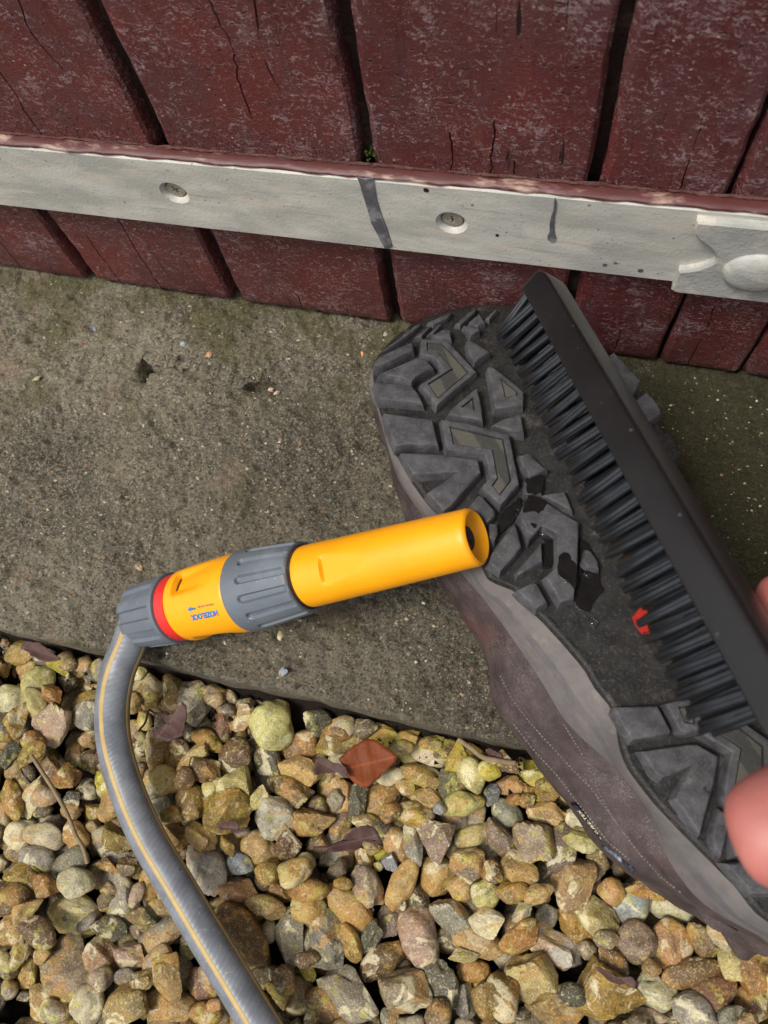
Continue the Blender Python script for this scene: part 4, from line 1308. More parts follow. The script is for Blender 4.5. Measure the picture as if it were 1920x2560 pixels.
# ================================================================== SHOE
P0 = at_z(1310, 1150, .080)
P1 = at_z(1850, 2150, .098)
SU = (P1 - P0).normalized()
SN = (Vector((0, 0, 1)) - SU * SU.z).normalized()
SV = SN.cross(SU)
RO = math.radians(9)
SV, SN = SV * math.cos(RO) - SN * math.sin(RO), SN * math.cos(RO) + SV * math.sin(RO)
def sh(u, v):                           # height of the tread base: toe spring
    h = 0
    if u < -.015: h -= 2.5 * (u + .015) ** 2
    return h
def sp(u, v, e): return P0 + SU * u + SV * v + SN * (sh(u, v) + e)
def suv(px, py, e):
    """pixel -> (u, v) on the sole surface lifted by e (e may be a function of u)"""
    d = pray(px, py)
    h = 0
    for _ in range(25):
        o_ = CAM - P0
        s_ = (h - o_.dot(SN)) / d.dot(SN)
        p = CAM + d * s_ - P0
        u, v = p.dot(SU), p.dot(SV)
        h = .5 * h + .5 * (sh(u, v) + (e(u) if callable(e) else e))
    return u, v
T1 = crop(900, 740, .2411); T2 = crop(900, 1000, .2411); T3 = crop(1200, 1140, .2411); T4 = crop(1500, 1640, .2532); T5 = crop(1220, 660, .3014); T6 = crop(1120, 1400, .4822)
shoe = empty('hiking_shoe', (P0.x + .05, P0.y - .02, 0), 'brown leather hiking shoe lying upside down with dusty black lugged sole', 'shoe')
# outlines
A_px = T1([(1540, 92), (1300, 92), (1100, 108), (900, 152), (700, 217), (560, 282), (420, 372), (300, 482), (200, 600), (140, 690), (136, 760), (150, 880), (175, 1010)]) \
     + T2([(205, 60), (235, 150), (290, 320), (360, 510), (425, 590), (490, 730), (600, 900), (700, 1030), (800, 1140), (960, 1300)]) \
     + [(1195, 1378), (1219, 1437), (1245, 1452), (1292, 1472), (1335, 1523), (1366, 1554), (1419, 1612), (1467, 1670), (1491, 1713), (1535, 1766), (1549, 1824), (1554, 1863), (1578, 1921), (1641, 2003), (1723, 2090), (1843, 2210), (1911, 2292)]
A_uv = [suv(x, y, -.001) for x, y in A_px]
uh = A_uv[-1][0]
heel_u = uh + .030
A_uv += [(heel_u - .012, A_uv[-1][1] + .016), (heel_u - .002, A_uv[-1][1] + .034), (heel_u, A_uv[-1][1] + .050), (heel_u - .004, A_uv[-1][1] + .066), (heel_u - .016, A_uv[-1][1] + .078)]
vr = A_uv[-1][1]
R_px = T5([(1590, 1600), (1540, 1400), (1440, 1230), (1390, 1130), (1270, 965), (1100, 780), (1045, 728)])
R_uv = [suv(x, y, .0) for x, y in R_px]
A_uv += [(uh - .03, vr + .004), (uh - .075, R_uv[0][1] - .018), (.085, R_uv[0][1] - .016), (.045, R_uv[0][1] - .006)]
A_uv += [(u, v - .003) for u, v in R_uv]
last = A_uv[-1]; first = A_uv[0]
A_uv += [(last[0] * .62 + first[0] * .38 - .006, last[1] * .66 + first[1] * .34 + .004), (last[0] * .3 + first[0] * .7 - .003, last[1] * .33 + first[1] * .67 + .004)]
def resample(P, n_):
    P = [Vector(p) for p in P]
    # smooth closed curve, then even spacing
    Q = []
    N = len(P)
    for i in range(N):
        p0, p1, p2, p3 = P[i - 1], P[i], P[(i + 1) % N], P[(i + 2) % N]
        for k in range(6):
            t = k / 6
            l = p1.lerp(p2, t)
            c = .5 * ((2 * p1) + (p2 - p0) * t + (2 * p0 - 5 * p1 + 4 * p2 - p3) * t * t + (3 * p1 - p0 - 3 * p2 + p3) * t ** 3)
            Q.append(l * .45 + c * .55)
    L = [0]
    for i in range(len(Q)): L.append(L[-1] + (Q[(i + 1) % len(Q)] - Q[i]).length)
    out = []
    for k in range(n_):
        s_ = L[-1] * k / n_
        i = max(j for j in range(len(Q)) if L[j] <= s_)
        t = (s_ - L[i]) / max(1e-9, L[i + 1] - L[i])
        out.append(Q[i].lerp(Q[(i + 1) % len(Q)], t))
    return out
NR = 220
RA = resample(A_uv, NR)
area = sum(RA[i].x * RA[(i + 1) % NR].y - RA[(i + 1) % NR].x * RA[i].y for i in range(NR))
def nrm2(R, i):
    e = R[(i + 1) % len(R)] - R[i - 1]
    n_ = Vector((e.y, -e.x)) * (1 if area > 0 else -1)
    return n_.normalized()
hB = lambda u: -np.interp(u, [-.11, -.03, .05, .15], [.016, .020, .026, .030])
hC = lambda u: -np.interp(u, [-.11, -.03, .05, .11, .2], [.030, .042, .056, .060, .058])
B_px = [(949, 1007), (958, 1048), (982, 1149), (996, 1202), (1013, 1231), (1035, 1260), (1054, 1287), (1149, 1429), (1212, 1501), (1279, 1593), (1332, 1670), (1380, 1747), (1409, 1800), (1467, 1858), (1530, 1911), (1593, 1983), (1626, 2041), (1650, 2114), (1689, 2181), (1742, 2249), (1795, 2287), (1920, 2350)]
C_px = [(949, 1015), (962, 1080), (980, 1150), (994, 1217), (1006, 1260), (1020, 1294), (1068, 1390), (1120, 1472), (1168, 1545), (1214, 1612), (1219, 1650), (1221, 1709), (1236, 1752), (1279, 1815), (1327, 1872), (1371, 1935), (1433, 2017), (1501, 2109), (1578, 2181), (1674, 2229), (1727, 2263), (1800, 2296), (1925, 2352)]
B_uv = sorted(suv(x, y, hB) for x, y in B_px)
C_uv = sorted(suv(x, y, hC) for x, y in C_px)
iv = lambda T, u: float(np.interp(u, [p[0] for p in T], [p[1] for p in T]))
vmid = lambda u: float(np.interp(u, [-.11, 0, .1, .2], [.005, .0, .012, .02]))
def ring(kind):
    out = []
    for i, p in enumerate(RA):
        n_ = nrm2(RA, i)
        T = B_uv if kind == 'B' else C_uv
        hh = hB(p.x) if kind == 'B' else hC(p.x)
        base = p + n_ * (.0015 if kind == 'B' else -.004)
        w = 0
        if n_.y < -.15 and p.x > T[0][0] - .004:
            w = min(1, (-n_.y - .15) / .35) * min(1, max(0, (p.x - T[0][0] + .004) / .012))
            if p.x > T[-1][0]: w *= max(0, 1 - (p.x - T[-1][0]) / .02)
        q = Vector((p.x, iv(T, p.x)))
        out.append((base.lerp(q, w), hh))
    return out
RB, RC = ring('B'), ring('C')
def smooth_ring(R, it=3):
    for _ in range(it):
        R = [((R[i - 1][0] + R[i][0] * 2 + R[(i + 1) % len(R)][0]) / 4, R[i][1]) for i in range(len(R))]
    return R
RB, RC = smooth_ring(RB, 2), smooth_ring(RC, 3)
def clampz(p):
    lim = .0015 if p.y > YE - .01 else -.018
    if p.z < lim: p.z = lim
    return p
# tread base
ctr = Vector((sum(p.x for p in RA) / NR, sum(p.y for p in RA) / NR))
V, Fc = [], []
bm = bmesh.new()
gridpts = {}
du = .0025
us = np.arange(min(p.x for p in RA) - du, max(p.x for p in RA) + du, du)
vv_ = np.arange(min(p.y for p in RA) - du, max(p.y for p in RA) + du, du)
def inside(u, v):
    c = False
    for i in range(NR):
        a, b = RA[i], RA[i - 1]
        if (a.y > v) != (b.y > v) and u < (b.x - a.x) * (v - a.y) / (b.y - a.y) + a.x: c = not c
    return c
def dist_edge(u, v): return min(math.hypot(u - p.x, v - p.y) for p in RA)
for i, u in enumerate(us):
    for j, v in enumerate(vv_):
        if inside(u, v) and dist_edge(u, v) > .0016:
            gridpts[i, j] = bm.verts.new(sp(u, v, -.0007 + .00055 * fbm((u, v, 3), 170, 3)))
for (i, j), v in list(gridpts.items()):
    q = [gridpts.get(k) for k in ((i, j), (i + 1, j), (i + 1, j + 1), (i, j + 1))]
    if all(q): bm.faces.new(q)
    elif sum(1 for t in q if t) == 3: bm.faces.new([t for t in q if t])
# rim of the tread sheet: a closed band that overlaps the grid from below and turns down
prev = None
first_r = None
for (off, e_) in ((-.0052, -.0016), (-.002, -.0011), (-.0004, -.0009), (.0, -.0022), (.0003, -.0042)):
    rv = [bm.verts.new(sp(*(RA[i] + nrm2(RA, i) * off), e_ - (.0004 * noise.noise(Vector((i * .7, off * 900, 1)))))) for i in range(NR)]
    if prev:
        for k in range(NR): bm.faces.new((prev[k], prev[(k + 1) % NR], rv[(k + 1) % NR], rv[k]))
    prev = rv
outsole = bobj('outsole', bm, SOLE, shoe, True)
outsole['label'] = 'gritty black tread base between the lugs'
# midsole
V, Fc, UVs = [], [], []
RINGS = []
for k in range(8):
    t = k / 7
    R_ = []
    for i in range(NR):
        a = RA[i] + nrm2(RA, i) * (-.0006)
        b, hb = RB[i]
        q = a.lerp(b, t) + nrm2(RA, i) * (.0016 * math.sin(math.pi * t))
        R_.append(sp(q.x, q.y, -.0036 + (hb + .0036) * t))
    RINGS.append(R_)
def skin_rings(name, RINGS, mat, parent, cap=None, clamp=True):
    V, Fc = [], []
    for R_ in RINGS: V += [clampz(p.copy()) if clamp else p for p in R_]
    for k in range(len(RINGS) - 1):
        for i in range(NR):
            Fc.append((k * NR + i, k * NR + (i + 1) % NR, (k + 1) * NR + (i + 1) % NR, (k + 1) * NR + i))
    if cap: Fc.append(tuple((len(RINGS) - 1) * NR + i for i in range(NR)))
    o = mobj(name, V, Fc, mat, parent, True)
    l = o.data.uv_layers.new(name='UVMap')
    for lp in o.data.loops:
        k, i = divmod(lp.vertex_index, NR)
        l.data[lp.index].uv = (i / NR, k / (len(RINGS) - 1))
    return o
midsole = skin_rings('midsole', RINGS, MIDS, shoe)
# upper: from under the midsole to the bulge and round to the laces side
RINGS = []
def mixr(a, b, t): return a.lerp(b, t)
for k in range(22):
    R_ = []
    for i in range(NR):
        b, hb = RB[i]; c, hc = RC[i]
        n_ = nrm2(RA, i)
        b = b - n_ * .0015
        if k <= 9:
            t = k / 9
            q = b.lerp(c, t) + n_ * (.0022 * math.sin(math.pi * t))
            h = hb + .0012 + (hc - hb - .0012) * t
        else:
            t = (k - 9) / 12
            deep = -np.interp(q0 := c.x, [-.12, -.03, .06, .2], [.050, .074, .104, .108])
            m_ = Vector((c.x, vmid(c.x)))
            q = c.lerp(m_, .80 * (1 - math.cos(t * math.pi / 2)))
            h = hc + (deep - hc) * math.sin(t * math.pi / 2)
        wr = (.0007 * fbm((q.x, q.y, h), 60, 3) + .0016 * fbm((q.x * .35, q.y, h * 1.5), 70, 2) * min(1, k / 5)) if k > 1 else 0
        R_.append(sp(q.x, q.y, h) + (SV * n_.y + SU * n_.x) * wr * 1.6)
    RINGS.append(R_)
upper = skin_rings('upper', RINGS, LEATHER, shoe, True)
bvh_up = BVHTree.FromPolygons([wloc(upper) + v.co for v in upper.data.vertices], [list(p.vertices) for p in upper.data.polygons])
bvh_mid = BVHTree.FromPolygons([wloc(midsole) + v.co for v in midsole.data.vertices], [list(p.vertices) for p in midsole.data.polygons])
def hit(px, py, tree=None):
    h = (tree or bvh_up).ray_cast(CAM, pray(px, py).normalized())
    return (h[0], h[1]) if h[0] is not None else None

# ---- lugs
def poly_uv(px, e): return [Vector(suv(x, y, e)) for x, y in px]
def dense(P, mx=.006):
    out = []
    for i in range(len(P)):
        a, b = P[i], P[(i + 1) % len(P)]
        k = max(1, int((b - a).length / mx))
        out += [a.lerp(b, j / k) for j in range(k)]
    return out
def offs(P, d): return [Vector((q[0], q[1])) for q in inset2([Vector((p.x, p.y)) for p in P], -d, (0, 1))]
def lug(px, h=.0048, name='lug', mat=None, inset=None, taper=.0009, pad=True, wear=.0003):
    mat = mat or LUG
    P = dense(poly_uv(px, h), .005)
    n_ = len(P)
    bm = bmesh.new()
    jit = lambda u, v: wear * fbm((u, v, h), 220, 2)
    base = offs(P, taper)
    mk = lambda Q, hh, j=True: [bm.verts.new(sp(q.x, q.y, hh + (jit(q.x, q.y) if j else 0))) for q in Q]
    r0 = mk(base, -.0014, False); r1 = mk(P, h - .0006); r2 = mk(offs(P, -.00035), h - .00012); r3 = mk(offs(P, -.0008), h)
    for a, b in ((r0, r1), (r1, r2), (r2, r3)):
        for k in range(n_): bm.faces.new((a[k], a[(k + 1) % n_], b[(k + 1) % n_], b[k]))
    Q = None
    if inset:
        Q = dense(poly_uv(inset, h), .005)
        iv_ = mk(Q, h)
        ed = [bm.edges.get((r3[k], r3[(k + 1) % n_])) for k in range(n_)]
        ed += [bm.edges.new((iv_[k], iv_[(k + 1) % len(Q)])) for k in range(len(Q))]
        bmesh.ops.triangle_fill(bm, use_beauty=True, use_dissolve=False, edges=ed)
        lo = mk(offs(Q, -.0001), h - .0016)
        for k in range(len(Q)): bm.faces.new((iv_[k], iv_[(k + 1) % len(Q)], lo[(k + 1) % len(Q)], lo[k]))
        bm.faces.new(lo)
    else:
        bm.faces.new(r3)
    bmesh.ops.triangulate(bm, faces=[f for f in bm.faces if len(f.verts) > 4])
    o = bobj(name, bm, mat, shoe)
    sharp(o, 42)
    if inset and pad:
        bm = bmesh.new()
        q1, q2 = offs(Q, -.0006), offs(Q, -.0009)
        a = [bm.verts.new(sp(q.x, q.y, h - .0017)) for q in q1]; b = [bm.verts.new(sp(q.x, q.y, h - .0006)) for q in q1]; c = [bm.verts.new(sp(q.x, q.y, h - .0004)) for q in q2]
        m_ = len(Q)
        for x, y in ((a, b), (b, c)):
            for k in range(m_): bm.faces.new((x[k], x[(k + 1) % m_], y[(k + 1) % m_], y[k]))
        bm.faces.new(c)
        bmesh.ops.triangulate(bm, faces=[f for f in bm.faces if len(f.verts) > 4])
        bobj('grip_pad', bm, PAD, o)
    return o
lug(T1([(150, 680), (205, 622), (545, 470), (556, 560), (200, 725), (156, 730)]))
lug(T1([(195, 808), (590, 640), (680, 648), (760, 742), (575, 835), (535, 893), (430, 838)]))
lug(T1([(147, 888), (535, 925), (600, 1005), (650, 1108), (196, 1066), (164, 980)]))
lug(T2([(247, 132), (752, 203), (812, 465), (478, 455), (372, 478), (290, 300)]))
lug(T2([(428, 545), (815, 562), (1222, 615), (1252, 750), (945, 1092), (870, 1146), (700, 960), (1018, 742), (640, 768), (548, 762)]))
lug(T1([(640, 442), (905, 463), (1208, 785), (800, 1130), (625, 912), (878, 760), (765, 632), (628, 605)]), inset=T1([(690, 475), (850, 485), (1130, 790), (810, 1065), (700, 910), (950, 750), (790, 575), (692, 562)]))
lug(T2([(845, 200), (1110, 238), (1548, 355), (1652, 868), (1458, 1088), (1262, 898), (1350, 800), (1300, 565), (905, 522), (872, 390)]), inset=T2([(925, 268), (1490, 400), (1572, 835), (1452, 992), (1365, 885), (1420, 805), (1368, 512), (962, 457)]))
lug(T1([(1215, 945), (1258, 1130), (1272, 1285), (908, 1228), (960, 1158)]), inset=T1([(1172, 1050), (1195, 1196), (1045, 1150)]))
lug(T1([(1322, 738), (1360, 716), (1700, 990), (1690, 1130), (1402, 1168), (1380, 1000)]), inset=T1([(1455, 850), (1640, 985), (1630, 1030), (1502, 1055)]))
lug(T1([(1108, 460), (1150, 456), (1343, 580), (1192, 688), (1132, 600)]))
lug(T1([(1132, 265), (1235, 182), (1298, 268), (1228, 308), (1150, 290)]), .0040)
lug(T1([(1078, 302), (1240, 342), (1238, 362), (1150, 408)]), .0040)
lug(T1([(755, 400), (840, 352), (938, 347), (943, 438), (782, 430)]), .0038)
for q in ([(235, 580), (450, 402), (520, 348), (545, 372), (335, 520)], [(560, 430), (700, 322), (742, 312), (640, 420)], [(692, 402), (800, 302), (850, 292), (762, 390)],
          [(985, 290), (1120, 172), (1215, 120), (1190, 172), (1040, 300)], [(1300, 232), (1400, 137), (1432, 142), (1342, 242)], [(700, 270), (880, 190), (960, 165), (900, 235), (760, 290)], [(420, 420), (560, 310), (640, 285), (520, 390)]):
    lug(T1(q), .0026, taper=.0006)
lug(T3([(455, -10), (525, -5), (698, 140), (512, 224), (472, 120)]))
lug(T3([(405, 620), (510, 404), (690, 480), (1028, 690), (1010, 1150), (975, 1468), (838, 1516), (678, 1248), (800, 1150), (795, 795), (640, 718), (512, 876), (470, 740)]))
lug(T3([(350, 698), (385, 752), (430, 940), (360, 1030), (212, 1192), (92, 1100), (130, 1000), (270, 800)]))
lug(T3([(638, 895), (648, 1088), (392, 1238), (388, 1192)]), .0036)
lug(T3([(384, 1390), (555, 1302), (600, 1332), (698, 1520), (592, 1578), (432, 1440)]), .0046)
lug(T2([(1132, 1100), (1225, 987), (1265, 992), (1400, 1150), (1398, 1200), (1320, 1268), (1240, 1160)]))
lug(T3([(95, 692), (180, 702), (188, 800), (150, 888), (102, 850)]), .0034)
lug(T3([(1100, 965), (1150, 982), (1220, 1080), (1233, 1168), (1110, 1150), (1064, 1100)]), .0040)
lug(T3([(625, 412), (690, 392), (880, 362), (958, 562), (900, 542), (705, 432)]), .0034)
lug(T3([(470, 250), (660, 190), (640, 400), (470, 400)]), .0030)
lug(T5([(38, 1335), (110, 1292), (275, 1242), (298, 1400), (210, 1390)]))
lug(T5([(250, 1590), (340, 1570), (440, 1659), (400, 1700), (300, 1690)]), .004)
lug(T5([(930, 820), (1045, 728), (1265, 965), (1212, 1068), (1100, 1085)]))
lug(T5([(1180, 1260), (1228, 1130), (1315, 1057), (1390, 1132), (1440, 1230), (1330, 1308)]))
lug(T5([(1385, 1412), (1412, 1392), (1530, 1402), (1562, 1472), (1598, 1608), (1520, 1622), (1400, 1560)]), mat=SOLE)
lug(T5([(420, 640), (620, 700), (760, 960), (560, 930)])); lug(T5([(700, 1080), (900, 1010), (1010, 1190), (820, 1260)])); lug(T5([(930, 1400), (1120, 1330), (1240, 1520), (1060, 1640)]))
lug(T4([(147, 545), (162, 502), (570, 492), (610, 562), (703, 740), (688, 768), (322, 828), (287, 780)]))
lug(T4([(412, 940), (880, 872), (960, 872), (1173, 990), (1130, 1260), (1080, 1420), (990, 1758), (932, 1680), (737, 1410), (908, 1082), (612, 1210), (542, 1150)]))
lug(T4([(1012, 772), (1085, 705), (1400, 640), (1720, 860), (1740, 1250), (1520, 1520), (1335, 1500), (1232, 1400), (1226, 1330), (1266, 1080), (1308, 947)]), inset=T4([(1130, 742), (1385, 700), (1620, 890), (1620, 1240), (1470, 1440), (1310, 1375), (1390, 912), (1250, 822)]))
lug(T4([(652, 470), (780, 432), (1000, 420), (1010, 735), (850, 760), (792, 740)]), inset=T4([(770, 500), (930, 480), (945, 680), (835, 660)]))
lug(T4([(1182, 1512), (1300, 1592), (1205, 1955), (1132, 1900), (1104, 1750)]), .0030)
lug(T4([(1330, 1600), (1700, 1500), (1760, 1900), (1330, 1980)])); lug(T4([(1250, 2050), (1800, 2000), (1900, 2350), (1500, 2350)]))
# red shank window in the arch
ru = poly_uv([(1600, 1486), (1606, 1505), (1582, 1540), (1590, 1564), (1606, 1584), (1640, 1580), (1660, 1500), (1620, 1478)], .0004)
bm = bmesh.new()
ru = dense(ru, .003)
t_ = [bm.verts.new(sp(q.x, q.y, .0014)) for q in offs(ru, -.0004)]; b_ = [bm.verts.new(sp(q.x, q.y, -.001)) for q in ru]
bm.faces.new(t_)
for k in range(len(ru)): bm.faces.new((b_[k], b_[(k + 1) % len(ru)], t_[(k + 1) % len(ru)], t_[k]))
o = bobj('shank_insert', bm, REDR, shoe)
o['label'] = 'small red insert in the arch'
# wet patches left by the hose
def patch(px, e, name='wet_patch', mat=None, seed=1):
    Q = dense(poly_uv(px, e), .0012)
    Q = [q + Vector((noise.noise(Vector((q.x * 700, q.y * 700, seed))), noise.noise(Vector((q.x * 700, q.y * 700, seed + 5))))) * .0007 for q in Q]
    bm = bmesh.new()
    a = [bm.verts.new(sp(q.x, q.y, e + .00012)) for q in Q]; b = [bm.verts.new(sp(q.x, q.y, e + .00038)) for q in offs(Q, -.0003)]
    bm.faces.new(b)
    for k in range(len(Q)): bm.faces.new((a[k], a[(k + 1) % len(Q)], b[(k + 1) % len(Q)], b[k]))
    bmesh.ops.triangulate(bm, faces=[f for f in bm.faces if len(f.verts) > 4])
    return bobj(name, bm, mat or WETR, shoe)
patch(T3([(455, 500), (510, 412), (600, 425), (690, 478), (660, 560), (600, 595), (530, 575), (440, 590)]), .0049)
patch(T3([(815, 1040), (850, 995), (930, 1010), (950, 1080), (1000, 1130), (1005, 1280), (975, 1400), (930, 1330), (900, 1300), (820, 1260), (800, 1150)]), .0049)
patch(T3([(515, 700), (550, 685), (588, 705), (580, 745), (540, 750)]), .0049)
patch(T3([(640, 720), (700, 735), (775, 780), (790, 900), (770, 1100), (715, 1170), (650, 1160), (660, 900), (600, 800)]), .0002)
patch(T3([(1030, 850), (1120, 900), (1250, 1180), (1240, 1320), (1290, 1400), (1240, 1440), (1160, 1540), (1130, 1640), (980, 1560), (960, 1480), (1030, 1300)]), .0002)
patch(T3([(250, 560), (420, 430), (440, 600), (340, 700), (200, 820), (190, 680)]), .0002)
patch(T3([(470, 230), (600, 190), (650, 200), (640, 380), (560, 400), (480, 390)]), .0032)
# stitching on the leather
def stitches(px, step=9, w=.00035):
    P = [Vector((x, y)) for x, y in px]
    pts = []
    for i in range(len(P) - 1):
        L = (P[i + 1] - P[i]).length
        k = max(1, int(L / step))
        pts += [P[i].lerp(P[i + 1], j / k) for j in range(k)]
    V, Fc = [], []
    for i in range(len(pts) - 1):
        a, b = hit(*pts[i]), hit(*pts[i].lerp(pts[i + 1], .62))
        if not a or not b or (a[0] - b[0]).length > .006: continue
        n_ = a[1] if a[1].dot(CAM - a[0]) > 0 else -a[1]
        d = (b[0] - a[0]).normalized(); s_ = d.cross(n_)
        o_ = len(V)
        for q, l in ((a[0], .0001), (b[0], .0001)):
            V += [q + s_ * w, q + n_ * .0005, q - s_ * w, q - n_ * .0002]
        for k in range(4): Fc.append((o_ + k, o_ + (k + 1) % 4, o_ + 4 + (k + 1) % 4, o_ + 4 + k))
    if V: mobj('stitching', V, Fc, STITCH, upper)
stitches(T6([(270, 600), (330, 720), (430, 850), (540, 970), (640, 1080), (740, 1180), (820, 1290), (900, 1400), (1000, 1530), (1100, 1640), (1230, 1740)]))
stitches(T6([(600, 850), (680, 980), (740, 1090), (780, 1200), (850, 1330), (930, 1440)]))
stitches(T6([(340, 850), (440, 980), (560, 1110), (660, 1240), (760, 1370), (830, 1460), (960, 1570)]))
# welt tape between leather and midsole, woven tag and lace cord
def hit_near(px, py):
    for k in range(0, 40, 2):
        h = hit(px + k, py - k * .6)
        if h: return h[0]
    return at_z(px, py, .03)
TG = crop(1380, 1940, .14467)
q_ = TG([(350, 520), (425, 505), (975, 1125), (885, 1175)])
dep = (hit_near(1470, 2050) - CAM).dot(FWD) - .0015
cor = [at_depth(x, y, dep) for x, y in q_]
nz_ = (cor[1] - cor[0]).cross(cor[3] - cor[0]).normalized()
if nz_.dot(CAM - cor[0]) < 0: nz_ = -nz_
V = [c - nz_ * .004 for c in cor] + [c for c in cor]
tagm = mobj('woven_tag', V, [(4, 5, 6, 7), (0, 1, 5, 4), (1, 2, 6, 5), (2, 3, 7, 6), (3, 0, 4, 7)], NAVY, shoe)
tagm['label'] = 'navy woven tag with pale lettering'
tv, tf = text_mesh('SURE-TEX', 1.05, .01)
ex = (cor[0].lerp(cor[1], .5) - cor[3].lerp(cor[2], .5)); ey = (cor[0] - cor[1])
org = cor[3].lerp(cor[2], .5) + ex * .24 - ey * .32
mobj('lettering', [org + ex * (x * .64) + ey * (y * .64) + nz_ * .0002 for x, y in tv], tf, LETTER, tagm)
mk_ = [(0, 0), (.55, 0), (.9, .5), (.55, 1), (0, 1)]
for s_, m_ in ((1, LETTER), (.72, NAVY), (.45, LETTER)):
    c0 = cor[3].lerp(cor[2], .5) + ex * .12
    mobj('emblem', [c0 + ex * ((x - .45) * .17 * s_) + ey * ((y - .5) * .8 * s_) + nz_ * (.0002 + .0002 * (1 - s_)) for x, y in mk_], [(0, 1, 2, 3, 4)], m_, tagm)
cp = [hit_near(x, y) - Vector((0, 0, 0)) for x, y in TG([(860, 1180), (960, 1270), (1080, 1350), (1200, 1450), (1330, 1560), (1450, 1650)])]
cp = [at_depth(x, y, (c - CAM).dot(FWD) - .0005) for (x, y), c in zip(TG([(880, 1200), (960, 1275), (1080, 1360), (1200, 1450), (1320, 1550), (1420, 1640)]), cp)]
cpath = catmull(cp, 12)
cord = tube('lace_cord', tube_frames(cpath, nz_), .0009, CORD, shoe, seg=10)
# ribbed pull tab at the heel
pt = crop(1560, 1960, .217)([(800, 1400), (900, 1440), (1050, 1540), (1180, 1610), (1310, 1680), (1280, 1715), (1200, 1722), (1080, 1690), (980, 1640), (890, 1540)])
dep = (hit_near(1740, 2270) - CAM).dot(FWD)
c_ = [at_depth(x, y, dep) for x, y in pt]
n_ = len(c_)
dn = FWD * .012
mid = sum(c_, Vector()) / n_
V = [p.lerp(mid, .06) - FWD * .0015 for p in c_] + c_ + [p + dn for p in c_]
mobj('heel_tab', V, [tuple(range(n_))] + [(k, (k + 1) % n_, n_ + (k + 1) % n_, n_ + k) for k in range(n_)] + [(n_ + k, n_ + (k + 1) % n_, 2 * n_ + (k + 1) % n_, 2 * n_ + k) for k in range(n_)], m_rib if 'm_rib' in globals() else LEATHER, shoe)

# ================================================================== BRUSH
E0 = at_depth(1300, 716, .315)
E1 = at_depth(1886, 1794, .205)
BA = (E1 - E0).normalized()
BLEN = (E1 - E0).length
wp = ((E0 + E1) / 2 - CAM); wp = (wp - BA * wp.dot(BA)).normalized()
lf = BA.cross(wp)
if lf.dot(RIGHT) > 0: lf = -lf
AL = math.radians(24)
BD = lf * math.cos(AL) + wp * math.sin(AL)         # bristle direction
BN = -wp * math.cos(AL) + lf * math.sin(AL)        # face towards the camera
brush = empty('scrubbing_brush', tuple(E1 + BA * .05 - BN * .01), 'black plastic scrubbing brush with a row of stiff grey bristles held over the sole', 'brush')
TB, WB = .0108, .0145
def bp(s_, d, n_): return E0 + BA * s_ + BD * d + BN * n_
def csec(T, W, r, d0=0, n0=0):
    """rounded cross-section in (d, n): bristle side at d=0, camera side at n=0"""
    pts = []
    for (cd, cn, a0, rr) in ((-r * .25, -r * .25, 0, r * .25), (-T + r, -r, 90, r), (-T + r, -W + r, 180, r), (-r * .25, -W + r * .25, 270, r * .25)):
        for k in range(7):
            a = math.radians(a0 + 15 * k)
            pts.append((d0 + cd + rr * math.cos(a), n0 + cn + rr * math.sin(a)))
    return pts
V, Fc = [], []
secs = []
for s_ in (0, .0004, .0012, .0026, .0045, .0075): 
    k = s_ / .0075
    g = 1 - (1 - min(1, k)) ** 2
    secs.append((s_, g))
st = []
full = csec(TB, WB, .0024)
for s_, g in secs:
    # the far top corner is rounded off at the end
    st.append([bp(s_ + (0 if True else 0), d if d > -TB * .55 else -TB * .55 + (d + TB * .55) * (.25 + .75 * math.sqrt(max(0, 1 - (1 - g) ** 2))), n_ - (.0012 * (1 - min(1, s_ / .0012)) if n_ > -.006 else 0)) for d, n_ in full])
for k in range(1, 31):
    s_ = .0075 + (BLEN - .0075) * k / 30
    sw = 1 + .10 * k / 30
    st.append([bp(s_, d * sw, n_) for d, n_ in full])
# shoulder and handle
for k in range(1, 9):
    t = k / 8
    e_ = t * t * (3 - 2 * t)
    sec = csec(TB * 1.1 - .002 * e_, WB - .003 * e_, .0024, -.0012 * e_, -.0015 * e_)
    st.append([bp(BLEN + .016 * t, d, n_) for d, n_ in sec])
for k in range(1, 9):
    sec = csec(TB * 1.1 - .002, WB - .003, .0024, -.0012, -.0015)
    st.append([bp(BLEN + .016 + .115 * k / 8, d, n_ - .012 * (k / 8) ** 2) for d, n_ in sec])
ns = len(full)
for r_ in st: V += r_
for i in range(len(st) - 1):
    for k in range(ns): Fc.append((i * ns + k, i * ns + (k + 1) % ns, (i + 1) * ns + (k + 1) % ns, (i + 1) * ns + k))
Fc.append(tuple(range(ns))); Fc.append(tuple((len(st) - 1) * ns + k for k in range(ns)))
blk = mobj('brush_block', V, Fc, BLACKP, brush)
sharp(blk, 50)
